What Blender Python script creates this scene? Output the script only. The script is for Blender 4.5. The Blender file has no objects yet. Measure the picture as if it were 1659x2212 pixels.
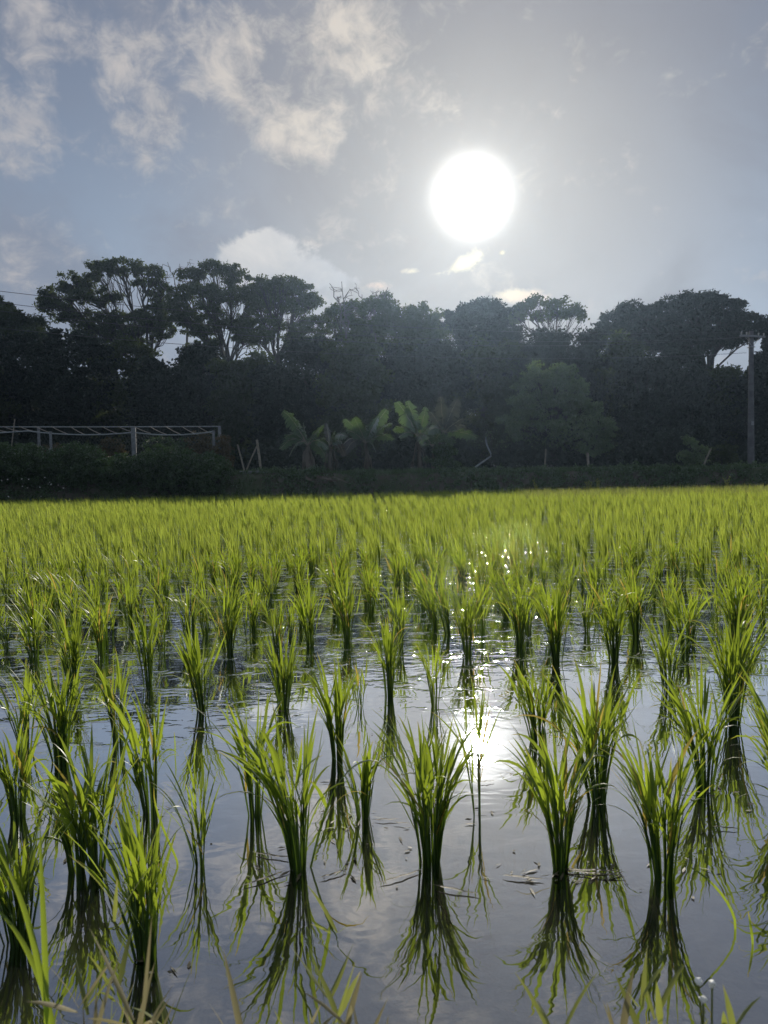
import bpy, math, random
import numpy as np
from mathutils import Vector, Matrix

# ------------------------------------------------------------------ camera
SC = bpy.context.scene
COL = SC.collection
R = math.radians
PITCH, ROLL, HCAM = R(2.58), R(1.14), 1.0
FPX, CXP, CYP = 1597.0, 829.5, 1106.0          # focal length and centre in units of a 1659 x 2212 frame
_f = np.array([0, math.cos(PITCH), -math.sin(PITCH)])
_r0 = np.array([1.0, 0, 0]); _u0 = np.cross(_r0, _f)
_r = _r0 * math.cos(ROLL) - _u0 * math.sin(ROLL)
_u = _u0 * math.cos(ROLL) + _r0 * math.sin(ROLL)
cam = bpy.data.cameras.new('camera'); camo = bpy.data.objects.new('camera', cam); COL.objects.link(camo)
cam.sensor_fit = 'VERTICAL'; cam.sensor_height = 36; cam.lens = FPX / 2212 * 36
cam.clip_start = 0.05; cam.clip_end = 6000
camo.matrix_world = Matrix(((_r[0], _u[0], -_f[0], 0), (_r[1], _u[1], -_f[1], 0), (_r[2], _u[2], -_f[2], HCAM), (0, 0, 0, 1)))
cam.dof.use_dof = True; cam.dof.focus_distance = 4.5; cam.dof.aperture_fstop = 9.0
SC.camera = camo

def ray(px, py):
    d = _f + _r * (px - CXP) / FPX + _u * (CYP - py) / FPX
    return d / np.linalg.norm(d)
def on_z(px, py, z=0.0):
    d = ray(px, py); t = (z - HCAM) / d[2]
    return np.array([d[0] * t, d[1] * t, z])
def at_y(px, py, Y):
    d = ray(px, py); t = Y / d[1]
    return np.array([d[0] * t, Y, HCAM + d[2] * t])
def azel(px, py):
    d = ray(px, py)
    return math.atan2(d[0], d[1]), math.asin(d[2])

# ------------------------------------------------------------------ sun, sky, exposure
SUN_EL, SUN_AZ = R(20.25), R(7.15)
SDIR = Vector((math.cos(SUN_EL) * math.sin(SUN_AZ), math.cos(SUN_EL) * math.cos(SUN_AZ), math.sin(SUN_EL)))
sun = bpy.data.lights.new('sun', 'SUN'); sun.energy = 4.2; sun.angle = R(0.6); sun.color = (1.0, 0.93, 0.80)
suno = bpy.data.objects.new('sun', sun); COL.objects.link(suno)
suno.rotation_euler = (-SDIR).to_track_quat('-Z', 'Y').to_euler(); suno.location = SDIR * 200
vs = SC.view_settings
vs.view_transform = 'Standard'; vs.look = 'None'; vs.exposure = 0.0; vs.gamma = 1.0; vs.use_curve_mapping = False
cy = SC.cycles
cy.max_bounces = 6; cy.diffuse_bounces = 3; cy.glossy_bounces = 3; cy.transmission_bounces = 4
cy.transparent_max_bounces = 10; cy.volume_bounces = 0; cy.caustics_reflective = False; cy.caustics_refractive = False
cy.use_denoising = True; cy.sample_clamp_direct = 0; cy.sample_clamp_indirect = 6

class NT:
    def __init__(s, tree):
        s.t = tree; s.t.nodes.clear()
    def n(s, typ, ins=None, **kw):
        nd = s.t.nodes.new(typ)
        for k, v in kw.items(): setattr(nd, k, v)
        for k, v in (ins or {}).items(): s.put(nd.inputs[k], v)
        return nd
    def put(s, sock, v):
        if isinstance(v, bpy.types.NodeSocket): s.t.links.new(v, sock)
        elif isinstance(v, bpy.types.Node): s.t.links.new(v.outputs[0], sock)
        else: sock.default_value = v
    def m(s, op, a, b=0.0, c=None, clamp=False):
        nd = s.t.nodes.new('ShaderNodeMath'); nd.operation = op; nd.use_clamp = clamp
        s.put(nd.inputs[0], a); s.put(nd.inputs[1], b)
        if c is not None: s.put(nd.inputs[2], c)
        return nd.outputs[0]
    def mixc(s, f, a, b, mode='MIX'):
        nd = s.t.nodes.new('ShaderNodeMix'); nd.data_type = 'RGBA'; nd.blend_type = mode
        s.put(nd.inputs[0], f); s.put(nd.inputs[6], a); s.put(nd.inputs[7], b)
        return nd.outputs[2]
    def noise(s, vec, scale, detail=4, rough=0.55, dist=0.0, out=0):
        nd = s.n('ShaderNodeTexNoise', {'Vector': vec, 'Scale': scale, 'Detail': detail, 'Roughness': rough, 'Distortion': dist})
        return nd.outputs[out]
    def ss(s, v, lo, hi):
        nd = s.n('ShaderNodeMapRange', {'Value': v, 'From Min': lo, 'From Max': hi}, interpolation_type='SMOOTHSTEP')
        return nd.outputs[0]

def c4(r, g, b): return (r, g, b, 1)

world = bpy.data.worlds.new('World'); SC.world = world; world.use_nodes = True
w = NT(world.node_tree)
sky = w.n('ShaderNodeTexSky', sky_type='NISHITA', sun_disc=False, sun_elevation=SUN_EL, sun_rotation=SUN_AZ,
          altitude=0, air_density=1.0, dust_density=2.0, ozone_density=2.0)
tc = w.n('ShaderNodeTexCoord')
sep = w.n('ShaderNodeSeparateXYZ', {0: tc.outputs['Generated']})
X, Y, Z = sep.outputs
AZ = w.m('ARCTAN2', X, Y); EL = w.m('ARCSINE', w.m('MINIMUM', w.m('MAXIMUM', Z, -0.999), 0.999))
dot = w.n('ShaderNodeVectorMath', {0: tc.outputs['Generated'], 1: tuple(SDIR)}, operation='DOT_PRODUCT').outputs['Value']
ANG = w.m('MULTIPLY', w.m('ARCCOSINE', w.m('MINIMUM', dot, 0.999999)), 57.2958)      # degrees away from the sun
P = w.n('ShaderNodeCombineXYZ', {0: AZ, 1: w.m('MULTIPLY', EL, 1.25), 2: 0.0}).outputs[0]
n_big = w.noise(P, 3.2, 5, 0.55, 0.6)
n_mid = w.noise(P, 10.0, 9, 0.60, 0.35)
n_fine = w.noise(P, 30.0, 6, 0.65, 0.6)
nn = w.m('ADD', w.m('MULTIPLY', n_mid, 0.64), w.m('MULTIPLY', n_fine, 0.36))
# base: blue near the horizon away from the sun, grey lavender veil higher up
hz = w.ss(EL, R(34), R(6))
base = w.mixc(hz, c4(0.150, 0.195, 0.290), c4(0.290, 0.385, 0.520))
base = w.mixc(w.ss(EL, R(33), R(44)), base, c4(0.42, 0.46, 0.54))  # paler sky added above the view to brighten reflections on the near water
skyscaled = w.mixc(1.0, sky.outputs[0], c4(0.055, 0.055, 0.055), 'MULTIPLY')
base = w.mixc(0.13, base, skyscaled)
veil = w.ss(n_big, 0.38, 0.62)
base = w.mixc(w.m('MULTIPLY', veil, w.m('MULTIPLY_ADD', hz, -0.25, 0.88)), base, c4(0.220, 0.248, 0.318))
base = w.mixc(w.m('MULTIPLY', w.ss(ANG, 24.0, 3.0), 0.75), base, c4(0.345, 0.335, 0.335))
def blob(px, py, rx, ry, amp, rot=0.0):
    a, e = azel(px, py)
    da = w.m('SUBTRACT', AZ, a); de = w.m('SUBTRACT', EL, e)
    c, s_ = math.cos(R(rot)), math.sin(R(rot))
    u = w.m('ADD', w.m('MULTIPLY', da, c), w.m('MULTIPLY', de, s_))
    v = w.m('SUBTRACT', w.m('MULTIPLY', de, c), w.m('MULTIPLY', da, s_))
    u = w.m('MULTIPLY', u, FPX / rx); v = w.m('MULTIPLY', v, FPX / ry)
    q = w.m('ADD', w.m('MULTIPLY', u, u), w.m('MULTIPLY', v, v))
    return w.m('MULTIPLY', w.m('EXPONENT', w.m('MULTIPLY', q, -1.0)), amp)
def total(lst):
    acc = lst[0]
    for q in lst[1:]: acc = w.m('ADD', acc, q)
    return acc
# soft high clouds (direction and size of each)
hi = total([blob(70, 120, 45, 130, .50, 15), blob(265, 190, 130, 75, .52, -35), blob(265, 100, 40, 60, .3), blob(465, 120, 75, 55, .5, -50), blob(500, 210, 60, 35, .4, -30),
            blob(700, 70, 130, 55, .5, -10), blob(800, 150, 60, 110, .48), blob(700, 265, 150, 48, .62, 10), blob(600, 300, 100, 40, .35, -20), blob(20, 280, 55, 85, .55),
            blob(545, 75, 50, 60, .35), blob(1430, 180, 55, 40, .20, 15), blob(1240, 110, 90, 45, .08), blob(1500, 330, 260, 260, -.30), blob(1150, 60, 200, 80, -.12), blob(330, 360, 80, 30, .2, -30),
            blob(310, 10, 40, 30, .3), blob(1480, 90, 90, 40, .02),
            blob(300, -300, 300, 120, .3), blob(1200, -350, 260, 120, .3), blob(1000, -160, 200, 60, .25)])
ch = w.m('MULTIPLY', w.ss(w.m('ADD', hi, w.m('MULTIPLY', w.m('SUBTRACT', nn, 0.5), 4.2)), 0.02, 1.10), 0.92)
glow_w = w.ss(ANG, 32.0, 6.0)
hic = w.mixc(glow_w, c4(0.50, 0.48, 0.485), c4(0.70, 0.64, 0.57))
col = w.mixc(ch, base, hic)
# a firm cumulus low behind the trees, and small sunlit puffs under the sun
lo = total([blob(520, 555, 60, 42, .75), blob(595, 530, 50, 50, .75), blob(690, 580, 50, 42, .6), blob(600, 600, 120, 30, .6), blob(760, 610, 40, 20, .3)])
cl = w.ss(w.m('ADD', lo, w.m('MULTIPLY', w.m('SUBTRACT', nn, 0.5), 1.6)), 0.34, 0.62)
shade = w.ss(w.m('ADD', w.m('SUBTRACT', n_mid, 0.5), w.m('MULTIPLY', w.m('SUBTRACT', EL, azel(580, 560)[1]), 6.0)), -0.3, 0.35)
loc = w.mixc(shade, c4(0.43, 0.46, 0.51), c4(0.66, 0.65, 0.645))
col = w.mixc(w.m('MULTIPLY', cl, 0.9), col, loc)
pf = total([blob(1003, 568, 34, 17, .75, 25), blob(885, 585, 34, 10, .55), blob(1130, 640, 62, 17, .7), blob(1085, 546, 8, 6, .6), blob(820, 618, 45, 12, .4), blob(935, 592, 20, 8, .45), blob(1230, 625, 20, 8, .3)])
cp = w.ss(w.m('ADD', pf, w.m('MULTIPLY', w.m('SUBTRACT', nn, 0.5), 2.2)), 0.26, 0.75)
pcol = w.mixc(w.ss(ANG, 9.5, 5.0), c4(0.75, 0.60, 0.52), c4(1.05, 0.98, 0.70))
col = w.mixc(w.m('MULTIPLY', cp, 0.85), col, pcol)
# aureole of the veiled sun: steep core, long soft skirt
g1 = w.m('MULTIPLY', w.m('EXPONENT', w.m('MULTIPLY', w.m('POWER', w.m('DIVIDE', ANG, 2.85), 6.0), -1.0)), 0.62)
g0 = w.m('MULTIPLY', w.m('EXPONENT', w.m('MULTIPLY', w.m('POWER', w.m('DIVIDE', ANG, 0.75), 2.0), -1.0)), 22.0)
g2 = w.m('MULTIPLY', w.m('EXPONENT', w.m('DIVIDE', ANG, -1.9)), 0.8)
g3 = w.m('MULTIPLY', w.m('EXPONENT', w.m('DIVIDE', ANG, -10.0)), 0.12)
glow = w.mixc(1.0, w.mixc(0.0, c4(1.0, 0.98, 0.92), c4(1, 1, 1)), w.n('ShaderNodeCombineColor', {0: w.m('ADD', w.m('ADD', g0, g1), g2), 1: w.m('ADD', w.m('ADD', g0, g1), g2), 2: w.m('ADD', w.m('ADD', g0, g1), g2)}).outputs[0], 'MULTIPLY')
skirt = w.n('ShaderNodeCombineColor', {0: w.m('MULTIPLY', g3, 1.35), 1: w.m('MULTIPLY', g3, 1.0), 2: w.m('MULTIPLY', g3, 0.45)}).outputs[0]
col = w.mixc(1.0, col, skirt, 'ADD')
col = w.mixc(1.0, col, glow, 'ADD')
below = w.ss(EL, R(-1), R(-6))
col = w.mixc(below, col, c4(0.05, 0.06, 0.05))
bgn = w.n('ShaderNodeBackground', {'Color': col, 'Strength': 1.0})
w.n('ShaderNodeOutputWorld', {'Surface': bgn})
world.cycles.sampling_method = 'MANUAL'; world.cycles.sample_map_resolution = 1024

# ------------------------------------------------------------------ materials
def mat(name):
    m = bpy.data.materials.new(name); m.use_nodes = True
    return m, NT(m.node_tree)

def leaf_mat(name, dark, light, trans, tfac, rough=0.45, gloss=0.06, tipcol=None, scale=0.4):
    """thin leaf: reflects a little, lets coloured light through"""
    m, t = mat(name)
    a = t.n('ShaderNodeAttribute', attribute_name='rnd').outputs['Fac']
    oi = t.n('ShaderNodeObjectInfo').outputs['Random']
    geo = t.n('ShaderNodeNewGeometry').outputs['Position']
    nz = t.noise(geo, scale, 3)
    f = t.m('ADD', t.m('MULTIPLY', a, 0.6), t.m('MULTIPLY', nz, 0.4), clamp=True)
    f = t.m('ADD', f, t.m('MULTIPLY', t.m('SUBTRACT', oi, 0.5), 0.25), clamp=True)
    colr = t.mixc(f, c4(*dark), c4(*light))
    tcol = t.mixc(f, c4(*[q * 0.55 for q in trans]), c4(*trans))
    if tipcol:
        tt = t.n('ShaderNodeAttribute', attribute_name='along').outputs['Fac']
        k = t.m('MULTIPLY', t.ss(tt, 0.74, 1.0), t.ss(a, 0.35, 0.9))
        colr = t.mixc(k, colr, c4(*tipcol)); tcol = t.mixc(k, tcol, c4(*tipcol))
    d = t.n('ShaderNodeBsdfDiffuse', {'Color': colr})
    tr = t.n('ShaderNodeBsdfTranslucent', {'Color': tcol})
    mx = t.n('ShaderNodeMixShader', {0: tfac, 1: d.outputs[0], 2: tr.outputs[0]})
    g = t.n('ShaderNodeBsdfGlossy', {'Color': c4(1, 1, 1), 'Roughness': rough})
    lw = t.n('ShaderNodeLayerWeight', {'Blend': 0.25})
    gf = t.m('ADD', t.m('MULTIPLY', lw.outputs['Fresnel'], gloss * 2), gloss * 0.5)
    mx2 = t.n('ShaderNodeMixShader', {0: gf, 1: mx.outputs[0], 2: g.outputs[0]})
    t.n('ShaderNodeOutputMaterial', {'Surface': mx2})
    return m

def rough_mat(name, c1, c2, scale=3.0, rough=0.8, bump=0.3, detail=6):
    m, t = mat(name)
    pos = t.n('ShaderNodeNewGeometry').outputs['Position']
    nz = t.noise(pos, scale, detail, 0.65)
    colr = t.mixc(t.ss(nz, 0.3, 0.7), c4(*c1), c4(*c2))
    bp = t.n('ShaderNodeBump', {'Height': t.noise(pos, scale * 3, 5), 'Strength': bump, 'Distance': 0.05})
    b = t.n('ShaderNodeBsdfPrincipled', {'Base Color': colr, 'Roughness': rough, 'Normal': bp.outputs[0]})
    t.n('ShaderNodeOutputMaterial', {'Surface': b})
    return m

M = {}
M['rice'] = leaf_mat('rice_leaf', (0.045, 0.110, 0.012), (0.120, 0.210, 0.022), (0.450, 0.580, 0.045), 0.56, 0.45, 0.04, (0.55, 0.42, 0.08), 1.5)
M['stalk'] = leaf_mat('rice_stalk', (0.030, 0.075, 0.010), (0.080, 0.150, 0.020), (0.16, 0.26, 0.02), 0.28, 0.5, 0.04, None, 3)
M['rice_far'] = leaf_mat('rice_far_leaf', (0.060, 0.110, 0.020), (0.190, 0.270, 0.060), (0.560, 0.680, 0.090), 0.56, 0.6, 0.015, (0.5, 0.42, 0.08), 0.35)
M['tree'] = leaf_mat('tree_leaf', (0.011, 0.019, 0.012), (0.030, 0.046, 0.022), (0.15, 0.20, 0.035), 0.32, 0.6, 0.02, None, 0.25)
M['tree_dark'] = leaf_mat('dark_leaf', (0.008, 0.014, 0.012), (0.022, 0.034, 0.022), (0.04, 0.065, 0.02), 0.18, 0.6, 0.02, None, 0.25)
M['tree_pale'] = leaf_mat('pale_leaf', (0.080, 0.130, 0.070), (0.170, 0.230, 0.110), (0.24, 0.34, 0.08), 0.34, 0.5, 0.04, None, 0.6)
M['banana'] = leaf_mat('banana_leaf', (0.030, 0.065, 0.040), (0.065, 0.120, 0.065), (0.15, 0.25, 0.040), 0.34, 0.35, 0.10, None, 0.8)
M['banana_dry'] = leaf_mat('dry_banana_leaf', (0.10, 0.085, 0.065), (0.19, 0.165, 0.13), (0.16, 0.12, 0.07), 0.2, 0.7, 0.02, None, 3)
M['banana_purple'] = leaf_mat('brown_banana_leaf', (0.050, 0.056, 0.050), (0.11, 0.115, 0.10), (0.07, 0.08, 0.045), 0.3, 0.6, 0.04, None, 2)
M['creeper'] = leaf_mat('creeper_leaf', (0.022, 0.050, 0.018), (0.060, 0.115, 0.032), (0.11, 0.20, 0.03), 0.28, 0.5, 0.05, None, 0.5)
M['bankweed'] = leaf_mat('bank_weed_leaf', (0.035, 0.075, 0.030), (0.110, 0.175, 0.070), (0.14, 0.24, 0.05), 0.3, 0.5, 0.06, None, 0.5)
M['creeper_brown'] = leaf_mat('withered_leaf', (0.050, 0.045, 0.022), (0.120, 0.095, 0.040), (0.20, 0.14, 0.04), 0.3, 0.6, 0.03, None, 1)
M['weed'] = leaf_mat('weed_leaf', (0.12, 0.16, 0.05), (0.30, 0.30, 0.11), (0.45, 0.50, 0.10), 0.45, 0.7, 0.02, (0.6, 0.5, 0.25), 2)
M['weed_gold'] = leaf_mat('golden_weed_leaf', (0.22, 0.19, 0.09), (0.36, 0.31, 0.16), (0.45, 0.40, 0.20), 0.45, 0.7, 0.02, None, 2)
M['bark'] = rough_mat('bark', (0.018, 0.016, 0.014), (0.045, 0.040, 0.034), 4, 0.9, 0.5)
M['pale_bark'] = rough_mat('pale_bark', (0.08, 0.075, 0.07), (0.14, 0.13, 0.12), 4, 0.9, 0.4)
M['concrete'] = rough_mat('weathered_concrete', (0.15, 0.16, 0.165), (0.28, 0.295, 0.30), 5, 0.85, 0.3)
M['pole'] = rough_mat('pole_concrete', (0.09, 0.09, 0.095), (0.15, 0.15, 0.155), 3, 0.85, 0.2)
M['pipe'] = rough_mat('grey_pipe', (0.22, 0.25, 0.25), (0.36, 0.39, 0.39), 8, 0.45, 0.1)
M['bamboo'] = rough_mat('dry_bamboo', (0.22, 0.19, 0.14), (0.36, 0.32, 0.25), 6, 0.6, 0.2)
M['metal'] = rough_mat('galvanised', (0.22, 0.22, 0.23), (0.32, 0.32, 0.33), 8, 0.45, 0.1)
M['petal'] = rough_mat('white_petal', (0.75, 0.74, 0.68), (0.85, 0.84, 0.80), 20, 0.6, 0.0)
M['net'] = rough_mat('net_twine', (0.07, 0.10, 0.09), (0.12, 0.15, 0.13), 8, 0.8, 0.0)
M['insul'] = rough_mat('porcelain', (0.40, 0.38, 0.35), (0.5, 0.48, 0.45), 8, 0.3, 0.0)
M['dead'] = rough_mat('wet_dead_leaf', (0.06, 0.05, 0.028), (0.13, 0.11, 0.06), 30, 0.6, 0.2)
m, t = mat('wire'); M['wire'] = m
t.n('ShaderNodeOutputMaterial', {'Surface': t.n('ShaderNodeBsdfPrincipled', {'Base Color': c4(0.09, 0.09, 0.095), 'Metallic': 0.9, 'Roughness': 0.35})})

# soil of the dry land
m, t = mat('soil'); M['soil'] = m
pos = t.n('ShaderNodeNewGeometry').outputs['Position']
n1 = t.noise(pos, 0.5, 6, 0.6); n2 = t.noise(pos, 14, 5)
colr = t.mixc(t.ss(n1, 0.40, 0.62), c4(0.10, 0.085, 0.070), c4(0.045, 0.070, 0.028))
colr = t.mixc(t.m('MULTIPLY', n2, 0.5), colr, c4(0.075, 0.075, 0.045))
bp = t.n('ShaderNodeBump', {'Height': n2, 'Strength': 0.6, 'Distance': 0.05})
t.n('ShaderNodeOutputMaterial', {'Surface': t.n('ShaderNodeBsdfPrincipled', {'Base Color': colr, 'Roughness': 0.95, 'Normal': bp})})
# flooded mud
m, t = mat('mud'); M['mud'] = m
pos = t.n('ShaderNodeNewGeometry').outputs['Position']
n1 = t.noise(pos, 2.2, 7, 0.65, 0.8); n2 = t.noise(pos, 16, 6, 0.7)
colr = t.mixc(t.ss(n1, 0.35, 0.65), c4(0.040, 0.033, 0.022), c4(0.095, 0.080, 0.055))
colr = t.mixc(t.m('MULTIPLY', t.ss(n2, 0.45, 0.7), 0.55), colr, c4(0.030, 0.032, 0.020))
bp = t.n('ShaderNodeBump', {'Height': t.m('ADD', n1, t.m('MULTIPLY', n2, 0.4)), 'Strength': 0.8, 'Distance': 0.04})
t.n('ShaderNodeOutputMaterial', {'Surface': t.n('ShaderNodeBsdfPrincipled', {'Base Color': colr, 'Roughness': 0.9, 'Normal': bp})})
# shallow still water, stirred by the wind further out
m, t = mat('water'); M['water'] = m
pos = t.n('ShaderNodeNewGeometry').outputs['Position']
sp = t.n('ShaderNodeSeparateXYZ', {0: pos})
pa = t.n('ShaderNodeVectorMath', {0: pos, 1: (0.8, 1.25, 1)}, operation='MULTIPLY').outputs[0]
rA = t.noise(pa, 8.0, 2, 0.5, 0.6)
rB = t.noise(pa, 26.0, 2, 0.5, 0.4)
rC = t.noise(pa, 3.0, 2, 0.5)
gust = t.ss(t.noise(pos, 0.9, 2), 0.38, 0.62)
yy = t.m('ADD', sp.outputs[1], t.m('MULTIPLY', sp.outputs[0], -0.10))
far = t.ss(t.m('ADD', yy, t.m('MULTIPLY', gust, 0.6)), 3.0, 5.2)
spk = t.ss(t.noise(pa, 5.5, 3, 0.6), 0.54, 0.66)
amp = t.m('ADD', 0.09, t.m('MULTIPLY', far, t.m('ADD', t.m('MULTIPLY_ADD', spk, 0.75, 0.07), t.m('MULTIPLY', gust, 0.09))))
hgt = t.m('ADD', t.m('MULTIPLY', rA, 1.0), t.m('ADD', t.m('MULTIPLY', rB, t.m('MULTIPLY', far, 0.32)), t.m('MULTIPLY', rC, 1.0)))
bp = t.n('ShaderNodeBump', {'Height': t.m('MULTIPLY', hgt, amp), 'Strength': 1.0, 'Distance': 0.010})
gl = t.n('ShaderNodeBsdfGlossy', {'Color': c4(0.93, 0.96, 1.0), 'Roughness': 0.012, 'Normal': bp})
tr = t.n('ShaderNodeBsdfTransparent', {'Color': c4(0.80, 0.80, 0.74)})
lw = t.n('ShaderNodeLayerWeight', {'Blend': 0.5, 'Normal': bp})
fac = t.m('ADD', 0.06, t.m('MULTIPLY', t.m('POWER', lw.outputs['Facing'], 1.6), 1.32), clamp=True)
t.n('ShaderNodeOutputMaterial', {'Surface': t.n('ShaderNodeMixShader', {0: fac, 1: tr.outputs[0], 2: gl.outputs[0]})})

# ------------------------------------------------------------------ mesh helpers
def mk(name, V, Q, material, parent=None, smooth=False, attrs=None, mats=None, mi=None, loc=None):
    """V (n,3), Q (k,4) or (k,3) faces -> linked mesh object"""
    V = np.asarray(V, dtype=np.float32); Q = np.asarray(Q, dtype=np.int32)
    me = bpy.data.meshes.new(name); k = Q.shape[1]
    if loc is not None: V = V - np.asarray(loc, dtype=np.float32)
    me.vertices.add(len(V)); me.vertices.foreach_set('co', V.ravel())
    me.loops.add(Q.size); me.loops.foreach_set('vertex_index', Q.ravel())
    me.polygons.add(len(Q)); me.polygons.foreach_set('loop_start', np.arange(0, Q.size, k, dtype=np.int32))
    me.polygons.foreach_set('loop_total', np.full(len(Q), k, dtype=np.int32))
    if smooth: me.polygons.foreach_set('use_smooth', np.ones(len(Q), dtype=bool))
    for mm in (mats or [material]): me.materials.append(mm)
    if mi is not None: me.polygons.foreach_set('material_index', np.asarray(mi, dtype=np.int32))
    for an, av in (attrs or {}).items():
        at = me.attributes.new(an, 'FLOAT', 'POINT'); at.data.foreach_set('value', np.asarray(av, dtype=np.float32))
    me.update(calc_edges=True)
    o = bpy.data.objects.new(name, me); COL.objects.link(o)
    if parent is not None: o.parent = parent
    elif loc is not None: o.location = loc
    return o

def empty(name, loc, label, cat, group=None):
    o = bpy.data.objects.new(name, None); COL.objects.link(o); o.location = tuple(float(q) for q in loc)
    o.empty_display_size = 0.2
    return tag(o, label, cat, group)
def tag(o, label, cat, group=None, kind=None):
    o['label'] = label; o['category'] = cat
    if group: o['group'] = group
    if kind: o['kind'] = kind
    return o
def struct(o, label=None):
    o['kind'] = 'structure'
    if label: o['label'] = label
    return o

def cat_geo(parts):
    """join (V, Q, attrs) pieces"""
    Vs, Qs, n = [], [], 0; A = {}
    for V, Q, a in parts:
        Vs.append(V); Qs.append(Q + n); n += len(V)
        for k, v in a.items(): A.setdefault(k, []).append(v)
    return np.concatenate(Vs), np.concatenate(Qs), {k: np.concatenate(v) for k, v in A.items()}

def tube(pts, rad, sides=6, cap=True):
    """swept tube through pts (S,3) with radii (S,)"""
    pts = np.asarray(pts, float); S = len(pts); rad = np.broadcast_to(np.asarray(rad, float), (S,))
    tg = np.gradient(pts, axis=0); tg /= np.linalg.norm(tg, axis=1)[:, None] + 1e-9
    up = np.array([0, 0, 1.0]) if abs(tg[:, 2]).mean() < 0.9 else np.array([1.0, 0, 0])
    a = np.cross(tg, up); a /= np.linalg.norm(a, axis=1)[:, None] + 1e-9
    b = np.cross(tg, a)
    th = np.linspace(0, 2 * np.pi, sides, endpoint=False)
    V = (pts[:, None] + rad[:, None, None] * (a[:, None] * np.cos(th)[None, :, None] + b[:, None] * np.sin(th)[None, :, None])).reshape(-1, 3)
    Q = []
    for s in range(S - 1):
        for k in range(sides):
            k2 = (k + 1) % sides
            Q.append((s * sides + k, s * sides + k2, (s + 1) * sides + k2, (s + 1) * sides + k))
    if cap:
        V = np.vstack([V, pts[0], pts[-1]]); c0 = len(V) - 2
        for k in range(0, sides):
            k2 = (k + 1) % sides
            Q.append((c0, k2, k, c0)); Q.append((c0 + 1, (S - 1) * sides + k, (S - 1) * sides + k2, c0 + 1))
    return V, Q
def tubes(name, lst, material, parent=None, sides=6, loc=None):
    Vs, tri, quad, n = [], [], [], 0
    for pts, rad in lst:
        V, Q = tube(pts, rad, sides, cap=False); Vs.append(V); quad += [tuple(i + n for i in q) for q in Q]
        n += len(V)
    return mk(name, np.concatenate(Vs), np.array(quad), material, parent, smooth=True, loc=loc)

def boxes(name, lst, material, parent=None, loc=None, bevel=0.01):
    """list of (centre, size, rotz) boxes, lightly bevelled"""
    import bmesh
    bm = bmesh.new()
    for c, s, rz in lst:
        mtx = Matrix.Translation(c) @ Matrix.Rotation(rz, 4, 'Z') @ Matrix.Diagonal((*s, 1))
        bmesh.ops.create_cube(bm, size=1, matrix=mtx)
    if bevel: bmesh.ops.bevel(bm, geom=bm.edges[:], offset=bevel, segments=1, affect='EDGES')
    if loc is not None: bmesh.ops.translate(bm, verts=bm.verts[:], vec=-Vector(loc))
    me = bpy.data.meshes.new(name); bm.to_mesh(me); bm.free(); me.materials.append(material)
    o = bpy.data.objects.new(name, me); COL.objects.link(o)
    if parent is not None: o.parent = parent
    elif loc is not None: o.location = loc
    return o

def blades(rng, base, az, th0, bend, length, width, segs=6, fold=0.25, power=1.6, lean=None, across=3, w0=0.45, twist=0.6, taper=2.2, rn=None):
    """vectorised grass blades: arrays of N; returns V, Q, attrs. th0 angle from vertical, bend total extra angle."""
    N = len(az); s = np.linspace(0, 1, segs + 1)
    th = th0[:, None] + bend[:, None] * s[None] ** power
    th = np.minimum(th, 2.6)
    ds = length[:, None] / segs
    dirh = np.stack([np.cos(az), np.sin(az), np.zeros(N)], 1)
    step = (np.sin(th)[:, :, None] * dirh[:, None] + np.cos(th)[:, :, None] * np.array([0, 0, 1.0])) * ds[:, :, None]
    if lean is not None:
        step[:, :, 0] += (lean[0] * s[None] ** 1.2) * ds; step[:, :, 1] += (lean[1] * s[None] ** 1.2) * ds
    ctr = np.concatenate([np.zeros((N, 1, 3)), np.cumsum(step[:, :-1] * 0.5 + step[:, 1:] * 0.5, axis=1)], 1) + base[:, None]
    perp = np.stack([-np.sin(az), np.cos(az), np.zeros(N)], 1)
    tw = rng.normal(0, twist, N)
    tg = step / (np.linalg.norm(step, axis=2, keepdims=True) + 1e-9)
    nrm = np.cross(tg, np.broadcast_to(perp[:, None], tg.shape))
    twv = tw[:, None] * (0.3 + s[None])
    side = perp[:, None] * np.cos(twv)[:, :, None] + nrm * np.sin(twv)[:, :, None]
    fn = np.cross(side, tg)
    prof = np.minimum(1, w0 + s / 0.3 * (1 - w0)) * (1 - s ** taper) + 0.02
    hw = 0.5 * width[:, None] * prof[None]
    if across == 3:
        V = np.stack([ctr - side * hw[:, :, None] + fn * (hw * fold)[:, :, None], ctr, ctr + side * hw[:, :, None] + fn * (hw * fold)[:, :, None]], 2)
    else:
        V = np.stack([ctr - side * hw[:, :, None], ctr + side * hw[:, :, None]], 2)
    A = across; S1 = segs + 1
    q = []
    for i in range(segs):
        for j in range(A - 1):
            q.append((i * A + j, i * A + j + 1, (i + 1) * A + j + 1, (i + 1) * A + j))
    q = np.array(q, dtype=np.int64)
    Q = (q[None] + (np.arange(N) * S1 * A)[:, None, None]).reshape(-1, 4)
    at = {'rnd': np.repeat(rng.random(N) if rn is None else np.clip(rn, 0, 1), S1 * A), 'along': np.tile(np.repeat(s, A), N)}
    return V.reshape(-1, 3), Q, at, ctr

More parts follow.
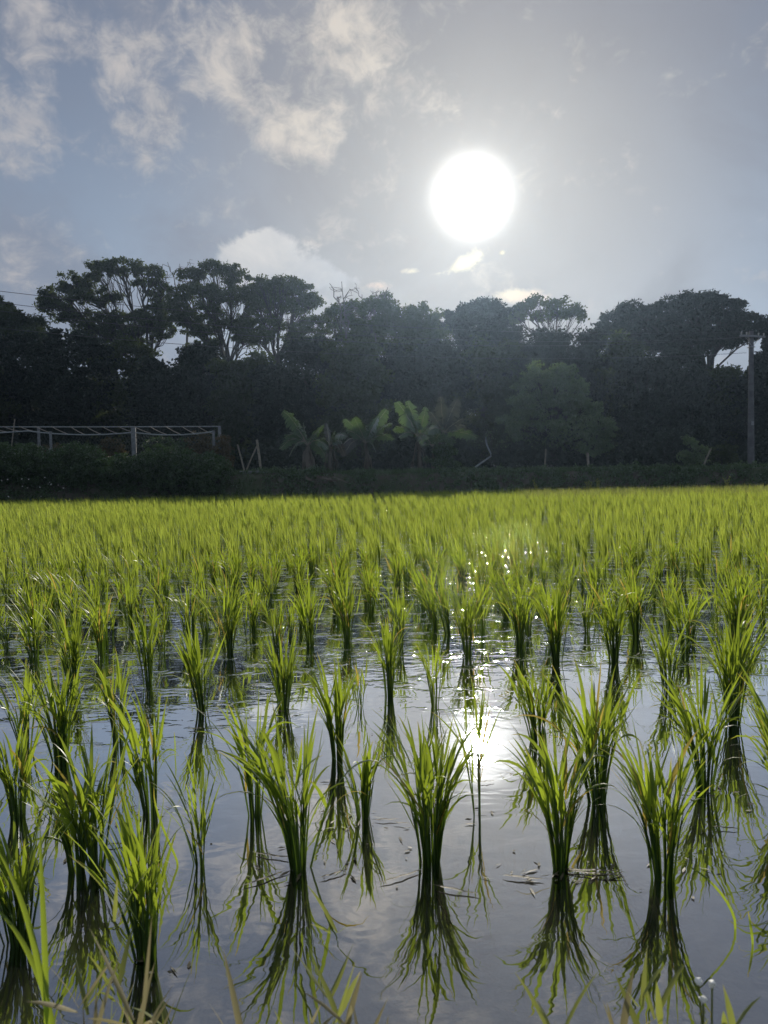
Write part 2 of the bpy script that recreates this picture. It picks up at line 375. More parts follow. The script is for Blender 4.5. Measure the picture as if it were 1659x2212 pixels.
# ------------------------------------------------------------------ setting: ground, mud, water, banks
EDGE_L, EDGE_R = 38.0, 35.5                    # far edge of the flooded field at x=-30 and x=+30
def edge_y(x): return np.interp(x, [-70, -22, 0, 12, 30, 70], [37.0, 38.0, 39.5, 39.0, 36.5, 35.0])
def sheet(name, xs, ys, zf, material, smooth=True):
    gx, gy = np.meshgrid(xs, ys); gz = zf(gx, gy)
    V = np.stack([gx, gy, gz], -1).reshape(-1, 3); nx, ny = len(xs), len(ys)
    i = np.arange((nx - 1) * (ny - 1)); r_, c_ = i // (nx - 1), i % (nx - 1); a = r_ * nx + c_
    return mk(name, V, np.stack([a, a + 1, a + nx + 1, a + nx], 1), material, smooth=smooth)
rs = np.random.default_rng(5)
def lump(x, y, s=1.0, k=(0.7, 1.3)):
    return s * (np.sin(x * k[0] + 1.3 * np.sin(y * 0.9)) + 0.6 * np.sin(x * k[1] * 1.7 + y * 0.8 + 2) + 0.3 * np.sin(x * 5.1 + y * 3.3)) / 1.9
def ground_z(x, y):
    e = edge_y(x); d = y - e
    up = np.clip(d / 1.3, 0, 1); up = up * up * (3 - 2 * up)
    top = 1.14 + np.interp(x, [-25, -8, 2, 14, 26], [0.35, 0.30, 0.14, 0.03, 0.05])
    z = -0.14 + up * (top + 0.14 + 0.07 * lump(x, y))
    nb = np.clip((1.02 + 0.05 * lump(x * 4, y * 4) - y) / 0.25, 0, 1)
    z = z + nb * 0.20
    sd = np.clip((np.abs(x) - 56) / 2.0, 0, 1); z = np.maximum(z, -0.14 + sd * 1.0)
    return z
xs = np.unique(np.concatenate([np.linspace(-450, -80, 10), np.linspace(-80, 80, 221), np.linspace(80, 450, 10), np.linspace(-4, 4, 80)]))
ys = np.unique(np.concatenate([np.linspace(-300, -4, 8), np.linspace(-4, 2, 50), np.linspace(2, 34, 17), np.linspace(34, 42, 60), np.linspace(42, 110, 18), np.linspace(110, 400, 6)]))
struct(sheet('ground', xs, ys, ground_z, M['soil']))
o = sheet('mud_bed', np.linspace(-60, 60, 60), np.linspace(0.6, 40.5, 60), lambda x, y: -0.045 + 0.006 * lump(x * 3, y * 3), M['mud']); struct(o)
o = sheet('water', np.linspace(-58, 58, 2), np.linspace(0.5, 40.3, 2), lambda x, y: x * 0, M['water']); struct(o)

# ------------------------------------------------------------------ rice
LEANV = (-0.22, -0.05)
def rice_parts(rng, H, spread, ntil, lean=LEANV, segs=7, across=3, lf=1.0, droop=1.0):
    """stalk geometry and leaf geometry of one transplanted hill, root at the origin, H = height of the tallest tip"""
    az = rng.random(ntil) * 2 * np.pi; rr = 0.012 * math.sqrt(ntil / 16.0) * (0.3 + rng.random(ntil))
    base = np.stack([np.cos(az) * rr, np.sin(az) * rr, np.full(ntil, -0.045)], 1)
    az = az + rng.normal(0, 0.5, ntil)
    sl = H * (0.42 + 0.16 * rng.random(ntil))
    th0 = np.abs(rng.normal(0.05, 0.06, ntil)) * (0.6 + spread); bend = spread * rng.uniform(0.15, 0.42, ntil)
    sv, sq, sa, ctr = blades(rng, base, az, th0, bend, sl + 0.045, np.full(ntil, 0.0052) * lf, segs=4, across=3, fold=1.0, lean=(lean[0] * 0.5, lean[1] * 0.5), w0=1.0, twist=1.2, taper=9)
    parts = []
    tip_th = th0 + bend
    for k in range(3):
        # leaf k leaves the stalk at fraction hk
        hk = [0.98, 0.74, 0.5][k]; n = ntil; keep = rng.random(n) < [1.0, 0.85, 0.6][k]
        fi = hk * 4; i0 = np.minimum(int(fi), 3); fr = fi - i0
        b = ctr[:, i0] * (1 - fr) + ctr[:, i0 + 1] * fr
        a2 = az + rng.normal(0, [0.5, 1.0, 1.3][k], n)
        L = (H - 0.5 * H * hk * 1.0) * rng.uniform(0.75, 1.08, n) * [0.98, 0.80, 0.62][k]
        t0 = tip_th * hk + np.abs(rng.normal(0.0, 0.08, n)) + [0.02, 0.12, 0.16][k]
        bd = np.abs(rng.normal(0, 0.55, n)) * droop * spread + 0.22 * spread
        arch = rng.random(n) < 0.16 * droop; bd = np.where(arch, bd + rng.uniform(0.8, 1.7, n), bd)
        wd = rng.uniform(0.0060, 0.0105, n) * [1.0, 0.9, 0.7][k] * lf
        v, q, a_, _ = blades(rng, b[keep], a2[keep], t0[keep], bd[keep], L[keep], wd[keep], segs=segs, across=across, lean=lean, fold=0.3)
        dead = np.repeat(rng.random(keep.sum()) < (.02, .05, .13)[k], (segs + 1) * across); a_['along'] = np.where(dead, 1, a_['along']); a_['rnd'] = np.where(dead, .9, a_['rnd'])
        parts.append((v, q, a_))
    lv, lq, la = cat_geo(parts)
    mz = np.percentile(lv[:, 2], 99.3); sc = H / mz
    lv = lv * np.array([1, 1, sc]); sv = sv * np.array([1, 1, sc])
    return (sv, sq, sa), (lv, lq, la)

# the separate hills one can point to: base (x, y) and tip (x, y) as seen, relative spread, number of tillers, label
NEAR = [
 (43, 2034, 15, 1765, 0.8, 22, 'thick dark-based rice plant at the water\'s near left, behind the long arching bank grass'),
 (314, 2070, 297, 1715, 0.6, 20, 'nearest complete rice plant, a tight bundle with bright yellow-green fan, low on the left'),
 (168, 1880, 95, 1640, 1.0, 15, 'wide double rice plant, a leaf arching far left, beside the tight nearest bundle'),
 (207, 1884, 238, 1560, 0.8, 14, 'tall half of the double rice plant on the left, one straight leaf standing high'),
 (433, 1868, 405, 1640, 0.7, 9, 'sparse open rice plant with few stalks, right of the nearest tight bundle'),
 (648, 1878, 612, 1540, 1.0, 20, 'broad arching rice plant in the nearest row, left of the plumpest central one'),
 (927, 1866, 905, 1540, 0.85, 28, 'plump dark-centred rice plant in open water, directly left of the sun\'s reflection'),
 (1209, 1878, 1222, 1560, 0.95, 22, 'nearest-row rice plant with bits of straw floating at its foot, right of the sun\'s reflection'),
 (1432, 1898, 1400, 1580, 0.85, 26, 'nearest-row rice plant on the right with a single leaf bent down into the water'),
 (40, 1764, 20, 1555, 0.7, 16, 'rice plant at the left edge, standing just above the double plant'),
 (326, 1752, 268, 1490, 0.6, 15, 'left-leaning rice plant right behind the nearest tight bundle'),
 (550, 1762, 522, 1485, 0.8, 13, 'feathery rice plant just left behind the broad arching one'),
 (783, 1766, 762, 1585, 0.6, 14, 'short compact rice plant between the broad arching one and the plump central one'),
 (1031, 1762, 975, 1480, 0.6, 5, 'thin rice plant of a few straight stalks standing right in the sun\'s reflection'),
 (1290, 1734, 1268, 1440, 0.8, 26, 'dense dark rice plant right behind the one with straw at its foot'),
 (1519, 1703, 1478, 1430, 0.9, 24, 'tall rice plant with brown mud showing through its reflection, right of the dense dark one'),
 (132, 1645, 98, 1420, 0.75, 26, 'stout dark green rice plant on the left with a broad bright leaf at its top'),
 (727, 1642, 690, 1420, 0.75, 20, 'left-leaning stout rice plant above the short compact one'),
 (1161, 1602, 1125, 1425, 0.7, 17, 'slim rice plant just above and right of the sun\'s reflection'),
 (1581, 1563, 1590, 1300, 0.85, 30, 'largest and densest rice plant near the right edge, tall as a small sheaf'),
 (255, 1602, 240, 1405, 0.6, 12, 'shadowed thin rice plant between the stout dark one and the next to its right'),
 (437, 1532, 428, 1335, 0.6, 17, 'upright rice plant alone at the edge of the open bright water on the left'),
 (611, 1532, 592, 1355, 0.65, 17, 'upright rice plant alone on the bright water left of centre, fanning evenly'),
 (841, 1502, 822, 1330, 0.55, 15, 'narrow rice plant with long wavy reflection, in the middle of the bright water'),
 (939, 1526, 918, 1375, 0.55, 9, 'small rice plant right of the narrow one with the long wavy reflection'),
 (779, 1527, 762, 1410, 0.9, 4, 'wispy rice plant of a few hair-thin stalks left of the narrow one'),
 (155, 1487, 122, 1305, 0.6, 18, 'tall rice plant straight behind the stout dark green one on the left'),
 (320, 1479, 303, 1300, 0.6, 15, 'slender rice plant up left of the one alone at the open water\'s edge'),
 (1442, 1492, 1438, 1330, 0.6, 14, 'solitary narrow rice plant to the left of the largest densest one'),
 (1009, 1412, 990, 1255, 0.6, 20, 'dark bundled rice plant above the sparkle on the rippled water'),
 (1124, 1397, 1108, 1232, 0.7, 20, 'bushy rice plant in the ripples, second right of the sparkle'),
 (1202, 1432, 1188, 1250, 0.8, 26, 'broad dark-footed rice plant in the ripples, right of the bushy one'),
 (1325, 1432, 1310, 1250, 0.7, 24, 'black-footed tall rice plant, left neighbour of the plump round one'),
 (1375, 1377, 1370, 1232, 0.8, 22, 'plump round rice plant standing free in the ripples right of centre'),
 (1480, 1412, 1482, 1260, 0.7, 15, 'pale rice plant in front of the scum patch, up left of the largest one'),
 (1592, 1392, 1600, 1225, 0.7, 28, 'tall rice plant directly behind the largest densest one'),
 (75, 1432, 58, 1290, 0.8, 16, 'spreading rice plant by a floating leaf near the left edge'),
 (220, 1415, 205, 1285, 0.7, 14, 'middle-sized rice plant between two taller ones on the left'),
 (350, 1417, 330, 1290, 0.4, 9, 'short stiff rice plant with one upright yellow-green spike'),
 (493, 1412, 482, 1260, 0.8, 20, 'full fan-shaped rice plant with a round dark foot, left of centre'),
 (670, 1397, 655, 1255, 0.65, 18, 'fan-shaped rice plant beside a floating straw, centre left'),
 (750, 1387, 735, 1235, 0.65, 20, 'tall bright rice plant right of the one beside the straw'),
 (55, 1612, 35, 1435, 0.7, 12, 'thin-footed rice plant at the left edge above the open water'),
 (1694, 1730, 1640, 1455, 0.9, 22, 'rice plant rooted past the right edge, only its arching leaves reaching in above'),
 (1712, 1850, 1690, 1560, 0.8, 20, 'rice plant cut by the right edge, seen mostly as a dark reflection'),
 (865, 1400, 850, 1262, 0.5, 10, 'small rice plant between the tall bright one and the sparkle'),
 (600, 1420, 585, 1290, 0.6, 12, 'small rice plant right of the full fan-shaped one'),
]
placed = []
for i, (bx, by, tx, ty, spr, nt, lab) in enumerate(NEAR):
    b = on_z(bx, by); rng = np.random.default_rng(100 + i)
    tp = at_y(tx, ty, b[1]); H = tp[2]; H = float(np.clip(H, 0.22, 0.52))
    dx = (tp[0] - b[0])
    lean = (LEANV[0] * 0.7 + 0.35 * dx / H, -0.05)
    (sv, sq, sa), (lv, lq, la) = rice_parts(rng, H, spr * .74, int(nt * 1.15) + 1, lean, lf=1.28 if nt > 9 else 1.0)
    root = empty('rice_plant', b, lab, 'rice plant', 'rice plants standing apart in the nearer water')
    mk('stalks', sv, sq, M['stalk'], root, True, sa)
    mk('leaves', lv, lq, M['rice'], root, True, la)
    placed.append((b[0], b[1]))

# the planted grid beyond, rows running away from the viewer
rg = np.random.default_rng(77)
rowaz = R(-3.0); cr, sr = math.cos(rowaz), math.sin(rowaz)
gx, gy = np.meshgrid(np.arange(-90, 90), np.arange(0, 140)); gx = gx.ravel(); gy = gy.ravel()
u_ = gx * 0.305 + .09 * np.sin(gy * .21 + gx * .13); v_ = gy * 0.305
u_ = u_ + rg.normal(0, 0.045, len(u_)); v_ = v_ + rg.normal(0, 0.05, len(v_))
hx = u_ * cr + v_ * sr; hy = v_ * cr - u_ * sr
side = (hy > 1.4) & (hy < edge_y(hx) - 0.25) & (np.abs(hx) > hy * math.tan(R(29.5)) + 0.5) & (np.abs(hx) < hy * math.tan(R(37)) + 2.2)
sx_, sy_ = hx[side], hy[side]
okk = (hy > 4.35) & (hy < edge_y(hx) - 0.25) & (np.abs(hx) < hy * math.tan(R(29.5)) + 0.5) & (rg.random(len(hx)) > 0.05)
hx, hy = hx[okk], hy[okk]
pl = np.array(placed)
dmin = np.sqrt(((hx[:, None] - pl[None, :, 0]) ** 2 + (hy[:, None] - pl[None, :, 1]) ** 2).min(1))
hx, hy = hx[dmin > 0.17], hy[dmin > 0.17]
order = np.argsort(np.hypot(hx, hy)); hx, hy = hx[order], hy[order]
NIND = 300 - len(NEAR)
protos = []
for k in range(20):
    rng = np.random.default_rng(500 + k)
    S_, L_ = rice_parts(rng, 0.335, [.36, .52, .72][k % 3], [4, 8, 12, 15, 20][k % 5], LEANV, segs=5, across=2 if k % 2 else 3, lf=1.08)
    V, Q, A = cat_geo([S_, L_]); mi = np.r_[np.zeros(len(S_[1]), int), np.ones(len(L_[1]), int)]
    protos.append((V, Q, A, mi))
pobj = [None] * 20
for k in range(NIND):
    j = int(rg.integers(20)); x, y = float(hx[k]), float(hy[k])
    if pobj[j] is None:
        V, Q, A, mi = protos[j]
        o = mk('rice_plant', V, Q, None, None, True, A, mats=[M['stalk'], M['rice']], mi=mi); pobj[j] = o
    else:
        o = pobj[j].copy(); COL.objects.link(o)
    s = 0.70 + 0.55 * rg.random()
    o.location = (x, y, 0); o.scale = (s * rg.uniform(.85, 1.15), s * rg.uniform(.85, 1.15), s)
    o.rotation_euler = (rg.normal(0, .05), rg.normal(-.03, .08), rg.normal(0, .7))
    tag(o, 'close-set rice plant in the crowded middle rows, none standing out', 'rice plant', 'close-set rice plants of the middle rows')

fx, fy = np.r_[hx[NIND:], sx_], np.r_[hy[NIND:], sy_]
def far_rice(fx, fy, ntil, segs, wmul, rng):
    n = len(fx); hs = rng.normal(1.0, 0.17, n)
    I = np.repeat(np.arange(n), ntil); N = len(I)
    az = rng.random(N) * 2 * np.pi; rr = 0.022 * rng.random(N)
    base = np.stack([fx[I] + np.cos(az) * rr, fy[I] + np.sin(az) * rr, np.full(N, -0.01)], 1)
    L = 0.365 * hs[I] * rng.uniform(0.62, 1.08, N)
    v, q, a_, _ = blades(rng, base, az, np.abs(rng.normal(0.05, .07, N)), np.abs(rng.normal(.18, .36, N)), L, rng.uniform(.008, .0125, N) * wmul,
                         segs=segs, across=2, lean=LEANV, power=1.9, w0=0.5, rn=(rng.random(n)[I] * .65 + rng.random(N) * .35))
    return v, q, a_
d = np.hypot(fx, fy); rf = np.random.default_rng(9)
pp = []
for lo_, hi_, nt_, sg, wm in ((0, 12, 17, 4, .95), (12, 20, 13, 3, 1.1), (20, 60, 10, 3, 1.45)):
    k = (d >= lo_) & (d < hi_); pp.append(far_rice(fx[k], fy[k], nt_, sg, wm, rf))
V, Q, A = cat_geo(pp)
o = mk('distant_rice', V, Q, M['rice_far'], None, True, A)
tag(o, 'dense bright yellow-green rice filling the field out to the dark bank', 'rice', None, 'stuff')

# ------------------------------------------------------------------ trees
def leaf_cloud(rng, centres, radii, per, size, flat=0.6, aspect=0.55, droop=0.2):
    """many small leaf faces scattered round each centre"""
    C = np.repeat(centres, per, axis=0); Rr = np.repeat(radii, per); N = len(C)
    dd = rng.normal(0, 1, (N, 3)); dd /= np.linalg.norm(dd, axis=1)[:, None]; rad = rng.random(N) ** 0.55
    P_ = C + dd * (rad * Rr)[:, None] * np.array([1, 1, flat])
    s = size * rng.uniform(0.6, 1.35, N)
    a = rng.normal(0, 1, (N, 3)); a[:, 2] -= droop * 2; a /= np.linalg.norm(a, axis=1)[:, None]
    b = rng.normal(0, 1, (N, 3)); b -= a * (a * b).sum(1)[:, None]; b /= np.linalg.norm(b, axis=1)[:, None]
    a *= s[:, None]; b *= (s * aspect)[:, None] * 0.5
    V = np.stack([P_ - a * .5, P_ + b, P_ + a * .5, P_ - b], 1).reshape(-1, 3)
    Q = np.arange(N * 4).reshape(-1, 4)
    cr_ = rng.random(len(centres)); ar = np.repeat(np.clip(np.repeat(cr_, per) * .7 + rng.random(N) * .3, 0, 1), 4)
    return V, Q, {'rnd': ar}

def curve(a, b, n=6, sag=0.0, rng=None, wob=0.0):
    a, b = np.asarray(a, float), np.asarray(b, float); s = np.linspace(0, 1, n)[:, None]
    p = a + (b - a) * s; p[:, 2] += sag * (s[:, 0] - s[:, 0] ** 2) * 4
    if rng is not None and wob: p[1:-1] += rng.normal(0, wob, (n - 2, 3))
    return p

def tree(kind, label, seed, D, base, fork, lobes, nclump, per, leaf, clump_r, leafmat, trunk_r, group=None, shell=0.5, depth=0.8, bark='bark', flat=0.6, cat='tree', twig=True, zbase=1.1):
    """base, fork, lobes are directions seen from the path; the tree gets its own distance D, real size and depth"""
    rng = np.random.default_rng(seed)
    bs = at_y(base[0], base[1], D); bs[2] = zbase; k = D / FPX
    fk = at_y(fork[0], fork[1], D)
    root = empty(kind, bs, label, cat, group)
    br = [(curve(bs, fk, 7, 0, rng, trunk_r * 0.4), np.linspace(trunk_r * 1.25, trunk_r * .8, 7))]
    cs, rr = [], []
    area = np.array([l[2] * l[3] for l in lobes], float); nn_ = np.maximum(2, np.round(nclump * area / area.sum())).astype(int)
    for (lx, ly, rx, ry), n in zip(lobes, nn_):
        yo = D + rng.normal(0, 0.45) * rx * k * depth
        c = at_y(lx, ly, yo); rw, rh = rx * k, ry * k
        limb = curve(fk + (bs - fk) * rng.uniform(0, .18), c - np.array([0, 0, rh * 0.35]), 7, rng.uniform(-.02, .10) * np.linalg.norm(c - fk), rng, 0.02 * np.linalg.norm(c - fk))
        r0 = trunk_r * rng.uniform(.25, .42)
        br.append((limb, np.linspace(r0, r0 * .35, 7)))
        dd = rng.normal(0, 1, (n, 3)); dd /= np.linalg.norm(dd, axis=1)[:, None]
        dd *= (rng.random(n) ** (1 / 3.0) * (1 - shell) + shell * rng.uniform(.75, 1.0, n))[:, None] * rng.uniform(.85, 1.22, n)[:, None]
        pc = c + dd * np.array([rw, rw * depth, rh])
        for q in pc:
            cs.append(q); rr.append(clump_r * rng.uniform(.45, 1.3))
            if twig:
                j = rng.integers(3, 7); st = limb[j]
                br.append((curve(st, q, 4, rng.uniform(-.05, .12) * np.linalg.norm(q - st), rng, .05 * np.linalg.norm(q - st)), np.linspace(r0 * .30, r0 * .08 + .012, 4)))
    tubes('trunk', [(p - bs, r) for p, r in br], M[bark], root, sides=5)
    V, Q, A = leaf_cloud(rng, np.array(cs), np.array(rr), per, leaf, flat)
    mk('crown', V - bs, Q, M[leafmat], root, False, A)
    return root

TG = 'tall spreading trees above the wood'
tree('spreading_tree', 'tallest spreading tree on the left, domed crown with bright gaps and drooping leaves', 11, 104, (330, 1000), (322, 775),
     [(125, 640, 42, 24), (165, 610, 42, 24), (215, 582, 42, 22), (260, 574, 40, 18), (310, 592, 36, 24), (345, 635, 28, 40), (205, 640, 60, 16), (130, 675, 36, 20),
      (275, 700, 70, 26), (200, 695, 60, 22), (330, 690, 34, 32), (265, 725, 50, 14), (100, 655, 22, 20), (285, 742, 46, 14), (205, 728, 60, 16), (352, 712, 26, 24)],
     560, 70, 0.36, 0.85, 'tree', 0.62, TG, shell=0.3, depth=0.5)
tree('spreading_tree', 'second tall spreading tree from the left, several limbs fanning out of a low fork', 12, 100, (492, 1000), (488, 772),
     [(420, 598, 32, 18), (460, 582, 34, 15), (505, 597, 32, 20), (395, 632, 24, 18), (440, 625, 34, 14), (500, 636, 40, 22), (545, 640, 26, 26), (410, 690, 38, 20), (470, 690, 26, 22), (520, 700, 34, 16), (385, 670, 24, 28), (425, 712, 40, 12), (530, 728, 30, 18), (455, 655, 30, 18), (440, 745, 40, 12)],
     430, 66, 0.36, 0.82, 'tree', 0.55, TG, shell=0.3, depth=0.5)
tree('spreading_tree', 'third tall tree from the left with two bright gaps at the foot of its crown', 13, 98, (603, 1000), (600, 775),
     [(570, 615, 28, 16), (612, 612, 34, 14), (650, 628, 28, 18), (600, 645, 40, 22), (562, 665, 26, 22), (640, 665, 30, 16), (676, 650, 20, 16), (585, 700, 34, 16), (650, 705, 26, 18), (690, 690, 16, 14), (562, 728, 28, 18), (640, 735, 30, 16), (690, 728, 22, 20), (530, 700, 24, 20)],
     400, 62, 0.36, 0.80, 'tree', 0.5, TG, shell=0.3, depth=0.5)
tree('umbrella_tree', 'flat-topped umbrella tree right of the sun, fine branches showing against the sky', 14, 96, (1205, 1000), (1198, 752),
     [(1133, 664, 24, 13), (1165, 652, 26, 10), (1205, 655, 28, 10), (1240, 668, 24, 13), (1185, 680, 50, 12), (1258, 684, 12, 7), (1120, 685, 20, 12)],
     120, 42, 0.38, 0.8, 'tree', 0.36, None, shell=0.3, depth=0.8)
tree('broad_tree', 'big broad tree at the upper right with ragged tufted outline left of the utility pole', 15, 94, (1530, 1000), (1525, 795),
     [(1330, 690, 34, 14), (1375, 672, 36, 16), (1420, 680, 40, 24), (1450, 658, 34, 14), (1505, 660, 40, 24), (1530, 645, 24, 12), (1570, 668, 34, 22), (1605, 690, 24, 16), (1460, 705, 70, 26), (1550, 705, 60, 26), (1360, 705, 40, 16),
      (1400, 735, 60, 26), (1480, 750, 50, 30), (1560, 735, 40, 16), (1620, 722, 22, 16), (1310, 715, 30, 16), (1480, 640, 14, 8), (1560, 645, 12, 8), (1350, 655, 12, 8)],
     620, 80, 0.38, 0.9, 'tree_dark', 0.6, TG, shell=0.35, depth=0.7)
tree('round_tree', 'rounded dense tree top below the sun, left of the umbrella tree', 16, 98, (1040, 1000), (1040, 800),
     [(1040, 672, 46, 22), (995, 680, 38, 18), (1085, 682, 36, 20), (1020, 705, 70, 24), (1090, 710, 40, 24), (970, 700, 30, 18), (1050, 740, 80, 26)],
     260, 95, 0.42, 1.0, 'tree_dark', 0.5, None, shell=0.35, depth=0.7)
tree('bamboo_like_tree', 'feathery uneven tree crown at the middle of the skyline, leaves in upright sprays', 17, 92, (870, 1000), (870, 820),
     [(840, 668, 20, 22), (868, 680, 26, 20), (905, 675, 22, 16), (935, 690, 18, 16), (860, 710, 50, 22), (915, 715, 46, 24), (880, 750, 70, 26)],
     200, 80, 0.40, 0.8, 'tree', 0.36, None, shell=0.2, depth=0.7, flat=1.1)
tree('sparse_tree', 'loosely leafed tree beside the bare branches, left of the skyline\'s middle', 18, 94, (760, 1000), (762, 810),
     [(725, 672, 24, 14), (760, 672, 24, 20), (800, 662, 24, 18), (745, 700, 44, 20), (805, 700, 36, 20), (775, 738, 60, 24), (835, 640, 8, 10)],
     190, 70, 0.38, 0.85, 'tree', 0.36, None, shell=0.25, depth=0.7)
tree('edge_tree', 'dark tree cut by the left edge, lower than the domed tree beside it', 19, 90, (20, 1000), (20, 800),
     [(0, 665, 24, 18), (20, 690, 34, 20), (60, 700, 34, 16), (-30, 690, 30, 26), (10, 730, 60, 26), (80, 735, 50, 20), (-20, 645, 12, 12)],
     230, 90, 0.42, 1.0, 'tree', 0.45, None, shell=0.35, depth=0.7)
tree('edge_tree', 'dark leafy tree cut by the right edge behind the utility pole', 20, 84, (1680, 1000), (1680, 820),
     [(1655, 702, 24, 14), (1690, 715, 30, 22), (1650, 800, 36, 30), (1690, 780, 50, 40), (1670, 740, 18, 26)],
     220, 90, 0.40, 0.95, 'tree_dark', 0.4, None, shell=0.35, depth=0.7)

# bare crowns
def bare_tree(label, seed, D, base, fork, tips, r):
    rng = np.random.default_rng(seed); bs = at_y(base[0], base[1], D); bs[2] = 1.1
    root = empty('bare_tree', bs, label, 'tree'); fk = at_y(*fork, D)
    br = [(curve(bs, fk, 6, 0, rng, .15), np.linspace(r, r * .6, 6))]; tw = []
    for (x, y) in tips:
        e = at_y(x, y, D + rng.normal(0, 1.2)); L = np.linalg.norm(e - fk)
        c = curve(fk, e, 7, rng.uniform(-.08, .08) * L, rng, .035 * L); br.append((c, np.linspace(r * .5, .035, 7)))
        for _ in range(5):
            j = rng.integers(2, 6); q = c[j] + rng.normal(0, 1, 3) * np.array([.16, .1, .10]) * L + np.array([0, 0, .08 * L])
            cc = curve(c[j], q, 5, .05 * L, rng, .03 * L); tw.append((cc, np.linspace(.06, .022, 5)))
            for _ in range(2):
                q2 = cc[3] + rng.normal(0, 1, 3) * np.array([.08, .05, .06]) * L
                tw.append((curve(cc[2], q2, 4, 0, rng, .02 * L), np.linspace(.04, .018, 4)))
    tubes('trunk', [(p - bs, q) for p, q in br], M['pale_bark'], root, 5)
    tubes('twigs', [(p - bs, q) for p, q in tw], M['pale_bark'], root, 4)
bare_tree('leafless pale branches reaching up between the domed tree and its right neighbour', 31, 106, (400, 1000), (405, 690), [(345, 572), (362, 566), (388, 570), (412, 568), (340, 600)], .26)
bare_tree('crooked leafless tree with twigs standing over the wood at skyline centre left', 32, 93, (745, 1000), (748, 720), [(712, 612), (728, 640), (742, 652), (738, 608)], .22)
bare_tree('crooked leafless branches standing over the wood just right of the first crooked ones', 33, 93, (812, 1000), (812, 720), [(782, 636), (803, 630), (826, 632), (838, 620)], .22)

# under-wood: each tree its own crown
UG = 'dark under-storey trees along the wood'
US = [  # x, top y, rx, D, label
 (-60, 770, 85, 74, 'black under-storey tree outside the left end of the trellis'),
 (45, 715, 90, 76, 'black under-storey tree above the left end of the trellis'),
 (150, 712, 85, 72, 'dark under-storey tree under the left side of the domed tree'),
 (250, 735, 80, 75, 'dark under-storey tree under the middle of the domed tree'),
 (345, 778, 62, 70, 'low dark under-storey tree below the bright gap right of the domed tree'),
 (430, 745, 60, 74, 'dark under-storey tree between the domed tree and the second tall one'),
 (520, 765, 55, 72, 'dark under-storey tree at the foot of the second tall spreading tree'),
 (600, 790, 50, 70, 'low under-storey tree below the two bright gaps, above the leaning sticks'),
 (690, 730, 75, 75, 'dark under-storey tree with a yellowish top above the left banana clump'),
 (770, 735, 75, 72, 'dark under-storey tree with small light holes above the middle banana plant'),
 (860, 745, 75, 76, 'hazy under-storey tree above the tall banana plants'),
 (950, 725, 75, 73, 'hazy under-storey tree right of the one above the tall banana plants'),
 (1045, 735, 80, 76, 'hazy under-storey tree straight below the sun'),
 (1140, 715, 80, 78, 'hazy under-storey tree behind the pale round tree'),
 (1235, 712, 75, 75, 'under-storey tree below the right side of the umbrella tree'),
 (1325, 728, 75, 77, 'under-storey tree with pale top between umbrella tree and broad tree'),
 (1405, 760, 80, 73, 'dark under-storey tree left below the broad tree'),
 (1500, 800, 70, 71, 'low dark under-storey tree beneath the bright gap left of the pole'),
 (1580, 800, 60, 72, 'low dark under-storey tree directly behind the utility pole'),
 (1660, 790, 70, 70, 'dark under-storey tree at the right edge beyond the pole'),
 (1745, 780, 80, 72, 'dark under-storey tree past the right edge'),
]
for i, (x, ty, rx, D, lab) in enumerate(US):
    hgt = 1010 - ty; L = []
    rr_ = np.random.default_rng(900 + i)
    for q in range(6): L.append((x + rr_.uniform(-.8, .8) * rx, ty + 14 + rr_.uniform(0, 40), rx * rr_.uniform(.22, .4), rr_.uniform(14, 24)))
    L += [(x, ty + hgt * .30, rx * .95, hgt * .20), (x, ty + hgt * .52, rx, hgt * .2), (x, ty + hgt * .72, rx, hgt * .16), (x, ty + hgt * .90, rx, hgt * .10)]
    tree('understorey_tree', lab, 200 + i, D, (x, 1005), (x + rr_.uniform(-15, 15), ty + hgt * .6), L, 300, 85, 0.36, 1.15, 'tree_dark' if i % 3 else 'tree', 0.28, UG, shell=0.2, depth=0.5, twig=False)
rng = np.random.default_rng(43); xu = rng.uniform(-48, 48, 1500); yu = rng.uniform(56, 66, 1500)
V, Q, A = leaf_cloud(rng, np.stack([xu, yu, 1.1 + rng.random(1500) * (2.2 + 1.2 * np.sin(xu * .6))], 1), np.full(1500, 1.0), 40, .34, .8)
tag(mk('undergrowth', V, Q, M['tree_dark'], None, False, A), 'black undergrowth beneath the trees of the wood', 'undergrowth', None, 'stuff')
# closing wood behind: reads as one dark mass
rng = np.random.default_rng(41)
xb = rng.uniform(-95, 95, 2300); kx = (830 + xb / 128 * FPX)
topy = np.interp(kx, [-400, 0, 150, 300, 345, 480, 560, 600, 700, 950, 1250, 1400, 1500, 1620, 1700, 2100], [745, 760, 790, 800, 815, 815, 820, 830, 790, 760, 765, 790, 830, 830, 790, 780])
zt = (1034 - topy) / FPX * 128 + 1
zb = rng.random(2300) ** .9 * (zt - 1.5) + 1
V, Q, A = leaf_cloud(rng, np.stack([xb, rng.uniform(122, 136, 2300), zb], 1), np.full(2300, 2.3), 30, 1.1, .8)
tag(mk('distant_wood', V, Q, M['tree_dark'], None, False, A), 'solid dark wood closing the view behind the separate trees', 'wood', None, 'stuff')

